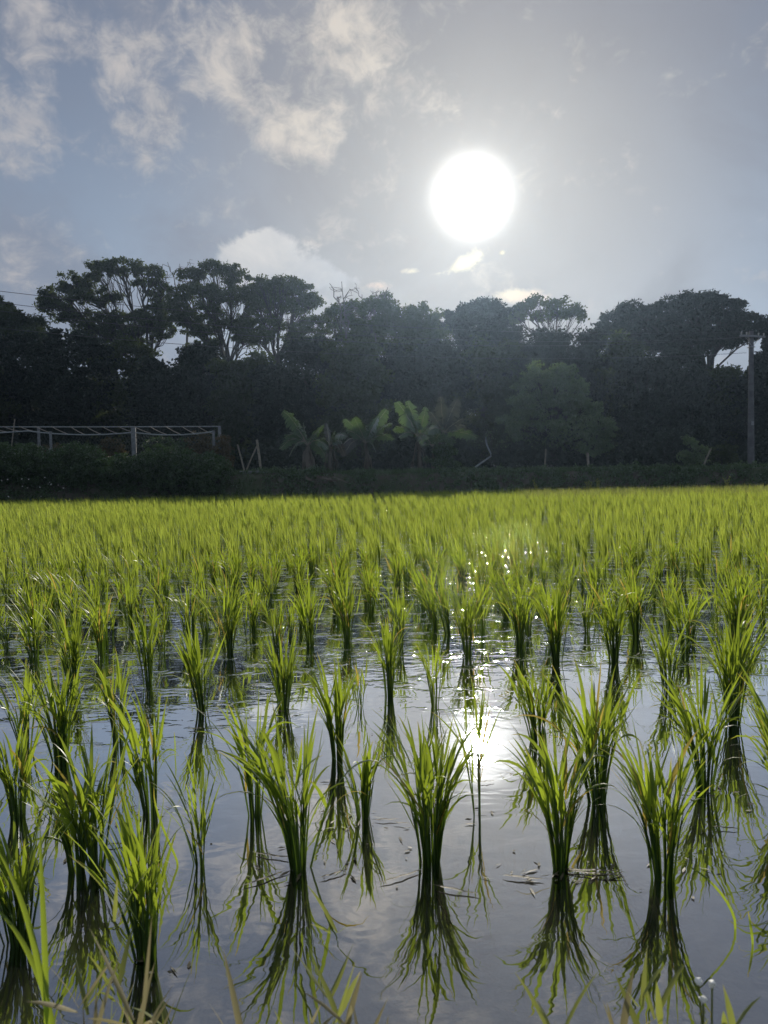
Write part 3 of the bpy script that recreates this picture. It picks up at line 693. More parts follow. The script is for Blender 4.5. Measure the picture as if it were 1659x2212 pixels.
# pale round tree and its neighbours standing in front of the wood
tree('round_tree', 'pale grey-green round tree standing alone in front of the dark wood', 51, 58, (1198, 1012), (1196, 930),
     [(1160, 812, 22, 16), (1205, 812, 30, 20), (1150, 840, 40, 22), (1225, 845, 44, 30), (1130, 880, 34, 30), (1190, 880, 60, 36), (1250, 890, 34, 34), (1120, 925, 28, 26), (1180, 935, 60, 30), (1240, 945, 40, 28), (1090, 900, 14, 10), (1238, 798, 10, 12), (1155, 792, 9, 10), (1262, 850, 12, 9), (1108, 862, 12, 10), (1205, 790, 8, 9)],
     330, 85, 0.24, 0.62, 'tree_pale', 0.20, None, shell=0.3, depth=0.7)
tree('small_tree', 'thin open pale-leaved small tree at the right flank of the round tree', 52, 55, (1280, 1012), (1278, 960),
     [(1285, 880, 16, 14), (1300, 915, 22, 16), (1320, 930, 14, 12), (1290, 945, 26, 18), (1305, 965, 20, 14), (1270, 975, 20, 12)],
     80, 55, 0.22, 0.42, 'tree_pale', 0.09, None, shell=0.2, depth=0.6)
tree('shrub', 'loose grey-green shrub with pale leaf glints left of the utility pole', 53, 45, (1500, 1012), (1498, 990),
     [(1490, 955, 18, 10), (1505, 975, 24, 14), (1475, 985, 20, 12), (1500, 995, 26, 12)], 55, 50, 0.16, 0.30, 'tree_pale', 0.05, None, shell=0.2, depth=0.6, cat='shrub')
tree('shrub', 'low dim shrub between the tilted stick and the utility pole', 54, 46, (1560, 1014), (1560, 995),
     [(1545, 975, 16, 12), (1575, 968, 22, 8), (1560, 990, 30, 14)], 45, 45, 0.16, 0.30, 'tree', 0.05, None, shell=0.2, depth=0.6, cat='shrub')
tree('shrub', 'leafy bush wrapped round the foot of the tallest banana plant', 55, 42, (965, 1018), (963, 1000),
     [(955, 955, 22, 16), (965, 975, 26, 18), (950, 995, 28, 14), (975, 1000, 20, 12)], 70, 60, 0.15, 0.30, 'creeper', 0.05, None, shell=0.2, depth=0.6, cat='shrub')
tree('shrub', 'twiggy nearly leafless shrub around the broken pipe', 56, 46, (1062, 1014), (1060, 1000),
     [(1035, 950, 12, 14), (1060, 940, 12, 16), (1085, 955, 14, 14)], 26, 4, 0.12, 0.30, 'tree_pale', 0.04, None, shell=0.2, depth=0.6, cat='shrub')
tree('shrub', 'brown withered bush at the right end of the trellis', 57, 41, (478, 1030), (476, 1005),
     [(482, 950, 14, 16), (478, 975, 18, 16), (485, 1000, 18, 16), (475, 1020, 24, 12)], 70, 55, 0.13, 0.28, 'creeper_brown', 0.04, None, shell=0.2, depth=0.8, cat='shrub')

# ------------------------------------------------------------------ banana plants
def banana_leaf(rng, p0, p1, width, droop):
    """torn leaf from p0 to p1: midrib tube + paired side strips with gaps"""
    p0, p1 = np.asarray(p0, float), np.asarray(p1, float); L = np.linalg.norm(p1 - p0); n = 15
    mid = curve(p0, p1, n, droop * L, rng, .006 * L)
    tg = np.gradient(mid, axis=0); tg /= np.linalg.norm(tg, axis=1)[:, None]
    sd = np.cross(tg, [0, 0, 1]); sd /= np.linalg.norm(sd, axis=1)[:, None] + 1e-6
    if abs(sd[7][1]) > .8: sd = sd * .5 + np.array([.6, 0, 0]); sd /= np.linalg.norm(sd, axis=1)[:, None]
    roll = rng.uniform(.55, 1.35) * rng.choice([-1, 1]); nr = np.cross(sd, tg)
    sd = sd * math.cos(roll) + nr * math.sin(roll)
    V, Q, A = [], [], []
    m = 13
    for k in range(m):
        a = .14 + .86 * k / m; b = .16 + .84 * (k + rng.uniform(.95, 1.06)) / m; b = min(b, 1)
        for sg in (-1, 1):
            ia, ib = a * (n - 1), b * (n - 1)
            pa = np.array([np.interp(ia, range(n), mid[:, q]) for q in range(3)]); pb = np.array([np.interp(ib, range(n), mid[:, q]) for q in range(3)])
            s_ = sd[min(n - 1, int(ia))] * sg; w_ = width * math.sin(math.pi * min(1, (a * .93 + .03)) ** .8) ** .6 * rng.uniform(.8, 1.05)
            out = s_ * w_ + tg[min(n - 1, int(ia))] * w_ * .22 + np.array([0, 0, -1]) * w_ * rng.uniform(.15, .6)
            h = out * .55 + np.array([0, 0, .12 * w_])
            i0 = len(V); V += [pa, pb, pb + h, pa + h, pb + out * rng.uniform(.85, 1) - (pb - pa) * .25, pa + out * rng.uniform(.9, 1.05) + (pb - pa) * .1]
            Q += [(i0, i0 + 1, i0 + 2, i0 + 3), (i0 + 3, i0 + 2, i0 + 4, i0 + 5)]; A += [rng.uniform(.2, .8)] * 6
    return np.array(V), np.array(Q), {'rnd': np.array(A)}, (mid, np.linspace(.028, .008, n))

def banana(label, seed, D, base, top, leaves, trunk_r=.13, skirt=0, dmat='banana'):
    rng = np.random.default_rng(seed); bs = at_y(base[0], base[1], D); bs[2] = 1.2
    tp = at_y(top[0], top[1], D)
    root = empty('banana_plant', bs, label, 'banana plant', 'banana plants on the far bank')
    tubes('trunk', [(curve(bs, tp, 7, 0, rng, .02) - bs, np.linspace(trunk_r * 1.2, trunk_r * .55, 7))], M['banana_dry'], root, 8)
    for _ in range(2): leaves = leaves + [(top[0] + rng.uniform(-52, 52), top[1] + rng.uniform(-45, 40), rng.uniform(.1, .35))]
    for lf in leaves:
        x, y, dp = lf[:3]; mt = lf[3] if len(lf) > 3 else dmat
        e = at_y(x, y, D + rng.uniform(-1.0, 1.0)); L = np.linalg.norm(e - tp)
        V, Q, A, rib = banana_leaf(rng, tp, e, 0.17 * L + 0.12, dp)
        lo = mk('leaf', V - bs, Q, M[mt], root, False, A)
        tubes('midrib', [(rib[0] - bs, rib[1])], M['bamboo'], lo, 4)
    if skirt:
        V, Q, A, n = [], [], [], 0
        for _ in range(skirt):
            a = rng.random() * 6.28; s0 = tp + np.array([math.cos(a) * .1, math.sin(a) * .1, -rng.uniform(0, .5)])
            e = np.array([bs[0] + math.cos(a) * rng.uniform(.2, .65), bs[1] + math.sin(a) * rng.uniform(.2, .6), bs[2] + rng.uniform(0, .5)])
            c = curve(s0, e, 6, .18, rng, .04); wv = np.array([-math.sin(a), math.cos(a), 0]) * rng.uniform(.04, .10)
            for i in range(6):
                V += [c[i] - wv * (1 - i * .1), c[i] + wv * (1 - i * .1)]; A += [rng.random()] * 2
            for i in range(5): Q.append((n + 2 * i, n + 2 * i + 1, n + 2 * i + 3, n + 2 * i + 2))
            n += 12
        mk('dry_leaves', np.array(V) - bs, np.array(Q), M['banana_dry'], root, False, {'rnd': np.array(A)})
banana('banana plant with one big torn leaf raised left and a skirt of dead leaves', 61, 41.2, (668, 1030), (664, 962),
       [(612, 888, .10), (615, 946, .28), (606, 970, .30), (640, 925, .15), (690, 930, .12), (708, 970, .3), (655, 915, .05), (625, 985, .35), (680, 940, .1)], .15, 34)
banana('short banana plant with brown hanging leaves, right half of the left banana clump', 62, 41.4, (712, 1030), (712, 962),
       [(722, 932, .05), (738, 955, .2), (735, 975, .35), (695, 950, .2), (705, 915, .02, 'banana_purple'), (745, 985, .4, 'banana_dry')], .12, 12)
banana('banana plant with low arching brown leaves between the left clump and the tall pair', 63, 43, (795, 1020), (790, 958),
       [(748, 930, .12), (745, 905, .08), (735, 968, .28, 'banana_purple'), (742, 985, .32, 'banana_purple'), (765, 902, .06), (835, 885, .05), (845, 915, .12), (818, 900, .06), (850, 950, .22), (812, 975, .3)], .13, 6)
banana('tall banana plant with upright green leaves, left of the tall pair', 64, 42.5, (908, 1018), (905, 945),
       [(858, 868, .05), (880, 866, .04), (920, 880, .03), (940, 900, .08), (850, 930, .2), (890, 900, .04), (945, 925, .15), (862, 945, .25), (912, 960, .3)], .14, 8)
banana('tall banana plant with greyish brown upright leaves, right of the tall pair', 65, 42.8, (962, 1018), (958, 935),
       [(952, 857, .02, 'banana_purple'), (988, 862, .02, 'banana_purple'), (1000, 905, .08, 'banana_purple'), (1004, 920, .14, 'banana_purple'), (1030, 946, .10), (930, 890, .06, 'banana_purple'), (975, 890, .04, 'banana_purple'), (925, 930, .15, 'banana_purple')], .14, 4)
banana('young banana plant half hidden between the green and the brown tall ones', 66, 44, (935, 1018), (935, 965),
       [(920, 930, .05), (950, 935, .08), (900, 975, .3), (965, 960, .25), (938, 915, .03)], .09, 0)

# ------------------------------------------------------------------ far bank vegetation
rng = np.random.default_rng(71)
def tufts(x, y, zoff, n, r, leaf, matn, name, label, catn, kind='stuff', per=16, group=None):
    z = ground_z(x, y) + zoff
    V, Q, A = leaf_cloud(rng, np.stack([x, y, z], 1), np.full(len(x), r) * rng.uniform(.6, 1.3, len(x)), per, leaf, .55)
    return V, Q, A
n = 5200; x = rng.uniform(-34, 34, n); y = edge_y(x) + rng.uniform(-0.1, 3.2, n) - .5 * np.clip(np.sin(x * .9) + np.sin(x * 2.3 + 1), 0, 2)
V, Q, A = tufts(x, y, .08, n, .26, .11, 'creeper', '', '', '')
az_ = rng.random(14000) * 6.28; gx_ = rng.uniform(-34, 34, 14000); gy_ = edge_y(gx_) + rng.uniform(-.1, 2.6, 14000)
v2, q2, a2, _ = blades(rng, np.stack([gx_, gy_, ground_z(gx_, gy_)], 1), az_, np.abs(rng.normal(0, .3, 14000)), np.abs(rng.normal(.4, .4, 14000)), rng.uniform(.14, .42, 14000), np.full(14000, .02), segs=3, across=2)
a2.pop('along')
V, Q, A = cat_geo([(V, Q, A), (v2, q2, a2)])
tag(mk('bank_grass', V, Q, M['creeper'], None, False, A), 'low dark grass and creepers covering the far bank', 'grass', None, 'stuff')
x3 = np.concatenate([rng.normal(c, .5, 40) for c in rng.uniform(-34, 34, 46)]); y3 = edge_y(x3) + rng.uniform(.2, 1.5, len(x3))
hh3 = rng.random(len(x3)) ** 2 * .30
V, Q, A = leaf_cloud(rng, np.stack([x3, y3, ground_z(x3, y3) + hh3], 1), np.full(len(x3), .24) * rng.uniform(.6, 1.3, len(x3)), 22, .13, .7)
tag(mk('bank_weeds', V, Q, M['bankweed'], None, False, A), 'broader leafy weeds tangled along the edge of the far bank', 'weeds', None, 'stuff')
# soft mounds of creeper in front of the trellis, each a shrub of its own
MD = [(-20, 985, 70, 42, 'creeper', 'dark creeper mound at the left edge in front of the trellis'),
      (70, 990, 70, 36, 'creeper', 'creeper mound with tiny white flowers in front of the trellis'),
      (165, 985, 70, 38, 'creeper', 'green creeper mound below the second trellis post'),
      (265, 1000, 70, 32, 'creeper', 'low creeper mound below the middle of the trellis'),
      (365, 990, 70, 38, 'creeper', 'green creeper mound below the right half of the trellis'),
      (450, 1002, 50, 34, 'creeper', 'creeper mound under the right corner post of the trellis')]
for i, (cx, cyy, rx, ry, mt, lab) in enumerate(MD):
    D = float(39.2 + 0.2 * (i % 2)); rngm = np.random.default_rng(300 + i); k = D / FPX
    c = at_y(cx, cyy + 22, D); root = empty('creeper_mound', (c[0], D, 1.0), lab, 'shrub', 'creeper mounds before the trellis')
    nn2 = 260; dd = rngm.normal(0, 1, (nn2, 3)); dd /= np.linalg.norm(dd, axis=1)[:, None]; dd[:, 2] *= 1
    dd *= (rngm.random(nn2) ** .4)[:, None]
    cc = c + dd * np.array([rx * k * 1.05, 1.1, ry * k * 1.35]); cc = cc[cc[:, 2] > .1]
    V, Q, A = leaf_cloud(rngm, cc, np.full(len(cc), .30), 46, .12, .7)
    mk('foliage', V - np.array([c[0], D, 1.0]), Q, M[mt], root, False, A)
    st = [(curve((0, 0, -.6), (rngm.uniform(-1, 1) * rx * k, rngm.uniform(-.5, .5), rngm.uniform(.1, .6)), 5, .1, rngm, .04), np.linspace(.03, .01, 5)) for _ in range(5)]
    tubes('stems', st, M['bark'], root, 4)
    if i < 3:
        fl = []
        for _ in range(9 if i else 6):
            q = np.array([rngm.uniform(-.8, .8) * rx * k, -1.15 - rngm.uniform(0, .2), rngm.uniform(-1.0, .45)]); fl.append(q)
        fv, fq, fa = leaf_cloud(rngm, np.array(fl), np.full(len(fl), .03), 4, .06, 1, .9)
        mk('flowers', fv, fq, M['petal'], root, False, fa)
# withered vines growing inside the trellis
VN = [(120, 985, 28, 26, 'creeper_brown', 'withered yellow-brown vine at the second trellis post'), (240, 972, 30, 30, 'creeper_brown', 'golden-brown vine bush left of the thick trellis post'),
      (360, 972, 45, 28, 'creeper', 'dull green vine bush right of the thick trellis post'), (425, 962, 35, 32, 'creeper_brown', 'brown vine bush near the right corner of the trellis'),
      (50, 980, 30, 24, 'creeper', 'dark vine bush under the left end of the trellis'), (185, 985, 30, 22, 'creeper', 'dark vine bush between the two brown ones')]
for i, (cx, cyy, rx, ry, mt, lab) in enumerate(VN):
    tree('vine_bush', lab, 330 + i, 42.3, (cx, 1020), (cx, cyy + 25), [(cx, cyy, rx, ry), (cx - rx * .4, cyy + 14, rx * .6, ry * .7), (cx + rx * .4, cyy + 10, rx * .6, ry * .7)],
         90, 42, .13, .30, mt, .04, 'vine bushes inside the trellis', shell=.2, depth=.6, cat='shrub')

# ------------------------------------------------------------------ trellis
tb = at_y(290, 1020, 42.0); tb[2] = 1.2
tr_ = empty('trellis', tb, 'long low vine trellis of concrete posts and pale pipes on the left bank', 'trellis')
TF, TB = 41.0, 44.5
def PT(x, y, D): return at_y(x, y, D) - tb
for (x, yt, wd, D) in [(109, 932, .13, TF), (83, 922, .14, TB), (288, 924, .24, TF), (461, 930, .13, TF), (474, 921, .17, TF + .5), (-40, 934, .14, TF)]:
    top_ = at_y(x, yt, D); h = top_[2] - .9
    boxes('post', [((top_[0] - tb[0], top_[1] - tb[1], .9 + h / 2 - tb[2]), (wd, wd, h), .2)], M['concrete'], tr_)
tubes('rear_rail', [(curve(PT(-60, 922, TB), PT(476, 921, TB), 9, -.02), .035)], M['pipe'], tr_, 6)
for (xa, ya, xb_, yb) in [(-60, 936, 60, 931), (60, 931, 288, 934), (288, 934, 462, 932)]:
    tubes('front_rail', [(curve(PT(xa, ya, TF), PT(xb_, yb, TF), 9, -.17 if xa > 0 else -.03), .038)], M['pipe'], tr_, 6)
for k in range(15):
    xf = -30 + k * 34.5; xr = xf - 26 - (6 if k < 6 else 0)
    yf = 934 + (7 * math.sin(math.pi * ((xf - 60) % 228) / 228) if xf > 60 else 0)
    tubes('crossbar', [(curve(PT(xr, 921, TB), PT(xf + 10, yf - 1, TF + .02), 5, -.04), .022)], M['bamboo'], tr_, 5)
nl = []
for k in range(60):
    xx = 60 + k * 6.9; yt = 936 + 7 * math.sin(math.pi * ((xx - 60) % 228) / 228)
    nl.append((curve(PT(xx, yt, TF - .05), PT(xx + 18, 968, TF - .05), 3), .004)); nl.append((curve(PT(xx + 18, yt, TF - .05), PT(xx, 968, TF - .05), 3), .004))
tubes('net', nl, M['net'], tr_, 3)
tubes('stick', [(curve(PT(32, 905, TF + 1), PT(22, 990, TF + 1), 4), .03)], M['bamboo'], tr_, 5)

# ------------------------------------------------------------------ sticks, stakes, slab
def stick(name, label, pts, D, r, matn='bamboo', group=None, cat='stick'):
    P3 = [at_y(x, y, D + dz) for x, y, dz in pts]; b = P3[0].copy()
    o = tubes(name, [(np.array([p - b for p in P3]), r)], M[matn], None, 7); o.location = b
    return tag(o, label, cat, group)
SG = 'sticks stuck in the far bank'
stick('leaning_stick', 'thin stick leaning left, leftmost of the three crossed sticks by the trellis', [(529, 1022, 0), (521, 990, 0), (513, 960, 0)], 41.2, .045, group=SG)
stick('leaning_stick', 'stick leaning right across the other two by the trellis', [(530, 1022, .3), (543, 990, .3), (558, 957, .3)], 41.2, .04, group=SG)
stick('wooden_post', 'stout nearly upright post, rightmost of the three sticks by the trellis', [(564, 1022, .1), (560, 985, .1), (555, 950, .1)], 41.2, .07, group=SG)
stick('broken_pipe', 'bent pale pipe in the shape of a broken elbow, left of the round tree', [(1019, 1014, 0), (1034, 1004, 0), (1061, 985, 0), (1060, 980, 0), (1052, 962, 0), (1049, 950, 0), (1050, 945, 0)], 41.5, .045, 'pipe', group=SG, cat='pipe')
stick('stake', 'slim pale stake standing under the left side of the round tree', [(1176, 1013, 0), (1178, 990, 0), (1179, 970, 0)], 42, .04, group=SG)
stick('stake', 'pale square stake under the right side of the round tree', [(1271, 1012, 0), (1270, 995, 0), (1269, 978, 0)], 42, .07, group=SG)
stick('leaning_stick', 'pale stick leaning right in front of the loose shrub, near the pole', [(1517, 1013, 0), (1526, 990, 0), (1536, 969, 0)], 41, .045, group=SG)
sb = at_y(548, 1021, 40.6)
tag(boxes('concrete_slab', [((sb[0], sb[1], sb[2] - .02), (1.55, .5, .24), .05)], M['concrete'], None, loc=tuple(sb), bevel=.03), 'pale low concrete slab lying at the foot of the three sticks', 'slab')
# fallen banana leaves on the bank slope
rb = np.random.default_rng(81)
fb = at_y(690, 1032, 39.9); Vs = []
for _ in range(7):
    a = fb + np.array([rb.uniform(-.9, .6), rb.uniform(-.2, .2), rb.uniform(-.02, .15)]); b_ = a + np.array([rb.uniform(.4, 1.1), -.2, -rb.uniform(.1, .45)])
    V, Q, A, rib = banana_leaf(rb, a, b_, .13, .05); Vs.append((V - fb, Q, A))
V, Q, A = cat_geo(Vs); o = mk('fallen_leaves', V, Q, M['banana_dry'], None, False, A); o.location = fb
tag(o, 'heap of grey dead banana leaves fallen onto the bank slope', 'leaves')

# ------------------------------------------------------------------ utility pole and wires
PD = 45.0
pb = at_y(1622, 1012, PD); pb[2] = 1.0; ptop = at_y(1616, 716, PD)
up = empty('utility_pole', pb, 'tall grey concrete utility pole with a crossarm at the right edge', 'utility pole')
hh = ptop[2] - pb[2]
tubes('pole', [(np.array([[0, 0, 0], [0, 0, hh * .3], [0, 0, hh * .65], [0, 0, hh], [0, 0, hh + .02]]), np.array([.20, .185, .155, .135, .02]))], M['pole'], up, 14)
dr = Vector((-.2, .55, 0)).normalized()
boxes('crossarm', [((0, -.17, hh - .32), (1.9, .09, .11), .32)], M['metal'], up, bevel=.008)
tubes('arm_brace', [(np.array([[-.55, -.36, hh - .34], [-.3, -.25, hh - .6], [0, -.15, hh - .95]]), .02), (np.array([[.55, .02, hh - .34], [.3, -.05, hh - .6], [0, -.15, hh - .95]]), .02)], M['metal'], up, 5)
boxes('pole_band', [((0, 0, hh - .95), (.34, .34, .06), .1), ((0, 0, hh - .32), (.33, .33, .07), .1)], M['metal'], up, bevel=.01)
for q in (-.85, -.45, .45, .85):
    zz = hh - .26; cxq, cyq = q * math.cos(.32), -.17 + q * math.sin(.32)
    prof = [(0, .02), (.03, .045), (.05, .03), (.08, .055), (.11, .035), (.14, .05), (.17, .02)]
    tubes('insulator', [(np.array([[cxq, cyq, zz + a] for a, _ in prof]), np.array([b for _, b in prof]))], M['insul'], up, 8)
boxes('pole_sign', [((0, -.205, 2.9), (.16, .02, .24), 0)], M['metal'], up, bevel=.004)
W = [(0, 629, 830, 712, 1600, 717, 'topmost'), (0, 654, 830, 735, 1606, 728, 'second'), (0, 672, 830, 749, 1625, 727, 'third'), (0, 709, 830, 775, 1612, 762, 'lowest')]
for (x0, y0, x1, y1, x2, y2, nm) in W:
    a, b_, c_ = at_y(x0, y0, 33.8), at_y(x1, y1, 39.7), at_y(x2, y2, PD - .1)
    s = np.linspace(-.12, 1, 36); X_ = a[0] + (c_[0] - a[0]) * s; Y_ = a[1] + (c_[1] - a[1]) * s
    cf = np.polyfit([a[0], b_[0], c_[0]], [a[2], b_[2], c_[2]], 2); Z_ = np.polyval(cf, X_)
    pts = np.stack([X_, Y_, Z_], 1); o = tubes('power_line', [(pts - pts[18], .013)], M['wire'], None, 5); o.location = pts[18]
    tag(o, nm + ' of the four power lines crossing in front of the wood to the pole', 'power line', 'power lines in front of the wood')

# ------------------------------------------------------------------ small plants on the field edge
def weed(name, label, pos, n, h, wd, matn, seed, spread=.5, grp=None, stemh=.5, cat='weed'):
    r_ = np.random.default_rng(seed); root = empty(name, pos, label, cat, grp)
    az = r_.random(n) * 6.28
    st, q, a, ctr = blades(r_, np.zeros((n, 3)), az, np.abs(r_.normal(.1, .12, n)), np.abs(r_.normal(.2, .15, n)), h * r_.uniform(.5, 1, n), np.full(n, wd * .22), segs=5, w0=1, taper=8)
    mk('stems', st, q, M[matn], root, True, a)
    pts, aa = [], []
    for i in range(n):
        for j in range(1, 6):
            for k in range(3):
                pts.append(ctr[i, j] + r_.normal(0, .004, 3)); aa.append(az[i] + k * 2.1 + r_.normal(0, .6))
    N = len(pts)
    lv, lq, la, _ = blades(r_, np.array(pts), np.array(aa), r_.uniform(.3, .3 + spread, N), np.abs(r_.normal(.15, .25, N)), h * r_.uniform(.12, .24, N), np.full(N, wd) * r_.uniform(.8, 1.5, N), segs=4)
    mk('leaves', lv, lq, M[matn], root, True, la)
    return root
def gz(x, y): return float(ground_z(np.array([x]), np.array([y]))[0])
for i, (x, y, lab) in enumerate([(1158, 1056, 'small green weed sprouting at the field edge below the round tree, leftmost'), (1272, 1054, 'leafy weed at the field edge below the pale square stake'),
                                 (1292, 1055, 'twin leafy weed just right of the one below the pale stake'), (1570, 1060, 'tall weed rising over the rice near the utility pole')]):
    b = on_z(x, y + 3, .3); b = at_y(x, y, 36.0 if x > 1400 else 38.6); b[2] = 0
    weed('field_weed', lab, b, 5, .85 if i == 3 else .75, .05, 'weed', 400 + i, grp='weeds at the far field edge')
# pale flowering grass patch on the right of the field edge
rp = np.random.default_rng(88); n = 1500
px_ = rp.uniform(5.5, 19.5, n); py_ = rp.uniform(25.5, 34, n) + rp.normal(0, .3, n)
k = rp.random(n) < np.exp(-((py_ - 29.5 + (px_ - 12) * .1) / 2.6) ** 2); px_, py_ = px_[k], py_[k]; n = len(px_) * 6
I = np.repeat(np.arange(len(px_)), 6)
V, Q, A, _ = blades(rp, np.stack([px_[I] + rp.normal(0, .08, n), py_[I] + rp.normal(0, .08, n), np.zeros(n)], 1), rp.random(n) * 6.28, np.abs(rp.normal(.1, .15, n)), np.abs(rp.normal(.4, .5, n)), rp.uniform(.38, .56, n), np.full(n, .015), segs=4, across=2)
tag(mk('seeding_grass', V, Q, M['weed'], None, True, A), 'paler seeding grass mixed into the rice at the far right', 'grass', None, 'stuff')

# ------------------------------------------------------------------ near bank plants at the bottom of the view
def near_pos(x, y, Yd):
    p = at_y(x, y, Yd); return p
FG = [ # tip x, tip y, depth, leaves, material, label
 (185, 2060, .95, 3, 'weed', 'pale green sprig on the near bank, leftmost tall one'),
 (165, 2130, .86, 3, 'weed_gold', 'golden dry sprig with a crossing twig on the near bank'),
 (270, 2135, .85, 5, 'weed_gold', 'bushy golden sprig right of the crossing twig'),
 (225, 2165, .82, 4, 'weed_gold', 'short golden tuft between the two left sprigs'),
 (640, 2155, .84, 3, 'weed', 'small yellow-green tuft at the bottom, left of centre'),
 (725, 2165, .84, 4, 'weed_gold', 'spiky straw-coloured tuft at the bottom centre'),
 (765, 2185, .82, 3, 'weed_gold', 'low straw-coloured tuft right of the spiky one'),
 (1255, 2150, .85, 3, 'weed', 'thin blurred grass tuft at the bottom, right of centre'),
 (1385, 2160, .84, 3, 'weed_gold', 'blurred golden grass tuft below the right front plant'),
 (1455, 2150, .85, 4, 'weed', 'blurred pale grass tuft beside the small white flowers'),
 (1590, 2170, .84, 2, 'weed', 'few grass tips at the bottom right corner'),
]
for i, (x, y, Yd, n_, mt, lab) in enumerate(FG):
    tp = at_y(x, y, Yd); z0 = gz(tp[0], tp[1]) - .01
    weed('bank_weed', lab, (tp[0], tp[1], z0), n_, (tp[2] - z0) * 1.07, .0065, mt, 600 + i, .55, 'weeds of the near bank')
# white flower sprig
tp = at_y(1520, 2120, .86); z0 = gz(tp[0], tp[1]); fr = empty('white_flower', (tp[0], tp[1], z0), 'sprig of three tiny white flowers at the bottom right', 'flower')
hf = tp[2] - z0; r_ = np.random.default_rng(5)
heads = [(-.006, 0, hf), (.012, .004, hf - .006), (-.003, -.006, hf - .018)]
tubes('stem', [(curve((0, 0, 0), h_, 6, 0, r_, .003), .0012) for h_ in heads], M['weed'], fr, 5)
for h_ in heads:
    import bmesh
    bm = bmesh.new(); bmesh.ops.create_uvsphere(bm, u_segments=10, v_segments=7, radius=.0042, matrix=Matrix.Translation(h_))
    for v in bm.verts: v.co += Vector(r_.normal(0, .0005, 3))
    me = bpy.data.meshes.new('bloom'); bm.to_mesh(me); bm.free(); me.materials.append(M['petal']); oo = bpy.data.objects.new('bloom', me); COL.objects.link(oo); oo.parent = fr
# long grass blades arching in at the lower left
r_ = np.random.default_rng(91)
LB = [([(115, 2290), (90, 2130), (60, 1990), (20, 1890), (-30, 1800)], .0085), ([(60, 2290), (50, 2140), (85, 2070), (100, 2160), (118, 2260)], .0),
      ([(100, 2300), (98, 2120), (92, 1980), (88, 1870), (86, 1780)], .0080), ([(120, 2300), (105, 2180), (60, 2060), (10, 1985), (-40, 1960)], .0085)]
gb = at_y(90, 2290, .86); gb[2] = gz(gb[0], gb[1]); root = empty('long_grass', gb, 'long green grass arching in at the lower left corner', 'grass plant')
parts = []
for pts, wd in LB:
    if wd == 0: continue
    P3 = np.array([at_y(x, y, .86 + .03 * i_) for i_, (x, y) in enumerate(pts)])
    s0 = np.linspace(0, 1, len(P3)); s = np.linspace(0, 1, 17)
    c = np.stack([np.polyval(np.polyfit(s0, P3[:, q], 3), s) for q in range(3)], 1)
    c = np.vstack([[c[0][0], c[0][1], gb[2] - .01], c]); n_ = len(c)
    hw = wd * .5 * np.concatenate([[.5], (1 - s ** 2.5) * np.minimum(1, .6 + s) + .03]); sd = np.array([1, .25, 0]) / 1.03
    V = np.stack([c - sd * hw[:, None] + [0, .0015, 0], c, c + sd * hw[:, None] + [0, .0015, 0]], 1).reshape(-1, 3)
    Q = np.array([(i_ * 3 + j, i_ * 3 + j + 1, i_ * 3 + j + 4, i_ * 3 + j + 3) for i_ in range(n_ - 1) for j in range(2)])
    parts.append((V - gb, Q, {'rnd': np.full(len(V), .7), 'along': np.repeat(np.linspace(0, .8, n_), 3)}))
V, Q, A = cat_geo(parts); mk('leaves', V, Q, M['rice'], root, True, A)

# near bank turf
n = 9000; x = r_.uniform(-2.2, 2.2, n); y = r_.uniform(-1.2, .98, n)
V, Q, A, _ = blades(r_, np.stack([x, y, ground_z(x, y)], 1), r_.random(n) * 6.28, np.abs(r_.normal(0, .4, n)), np.abs(r_.normal(.4, .4, n)), r_.uniform(.03, .09, n), np.full(n, .004), segs=3, across=2)
tag(mk('bank_turf', V, Q, M['weed'], None, True, A), 'short yellowish turf on the near bank', 'grass', None, 'stuff')

# ------------------------------------------------------------------ loose things on the water
def float_leaf(label, x, y, L, rot, wd, seed, matn='dead'):
    p = on_z(x, y, .003); rr = np.random.default_rng(seed); n_ = 9; s = np.linspace(-.5, .5, n_)
    c = np.stack([s * L, .12 * L * (s ** 2), .0015 + .003 * rr.random(n_)], 1); hw = wd * .24 * (1 - (2 * s) ** 2) ** .7 + .0006
    V = np.stack([c - np.stack([hw * 0, hw, -hw * .3], 1), c, c + np.stack([hw * 0, hw, hw * .3], 1)], 1).reshape(-1, 3)
    Q = np.array([(i_ * 3 + j, i_ * 3 + j + 1, i_ * 3 + j + 4, i_ * 3 + j + 3) for i_ in range(n_ - 1) for j in range(2)])
    o = mk('floating_leaf', V, Q, M[matn], None, True, {'rnd': np.full(len(V), .5)}); o.location = p; o.rotation_euler.z = rot
    return tag(o, label, 'leaf', 'dead leaves and straws afloat')
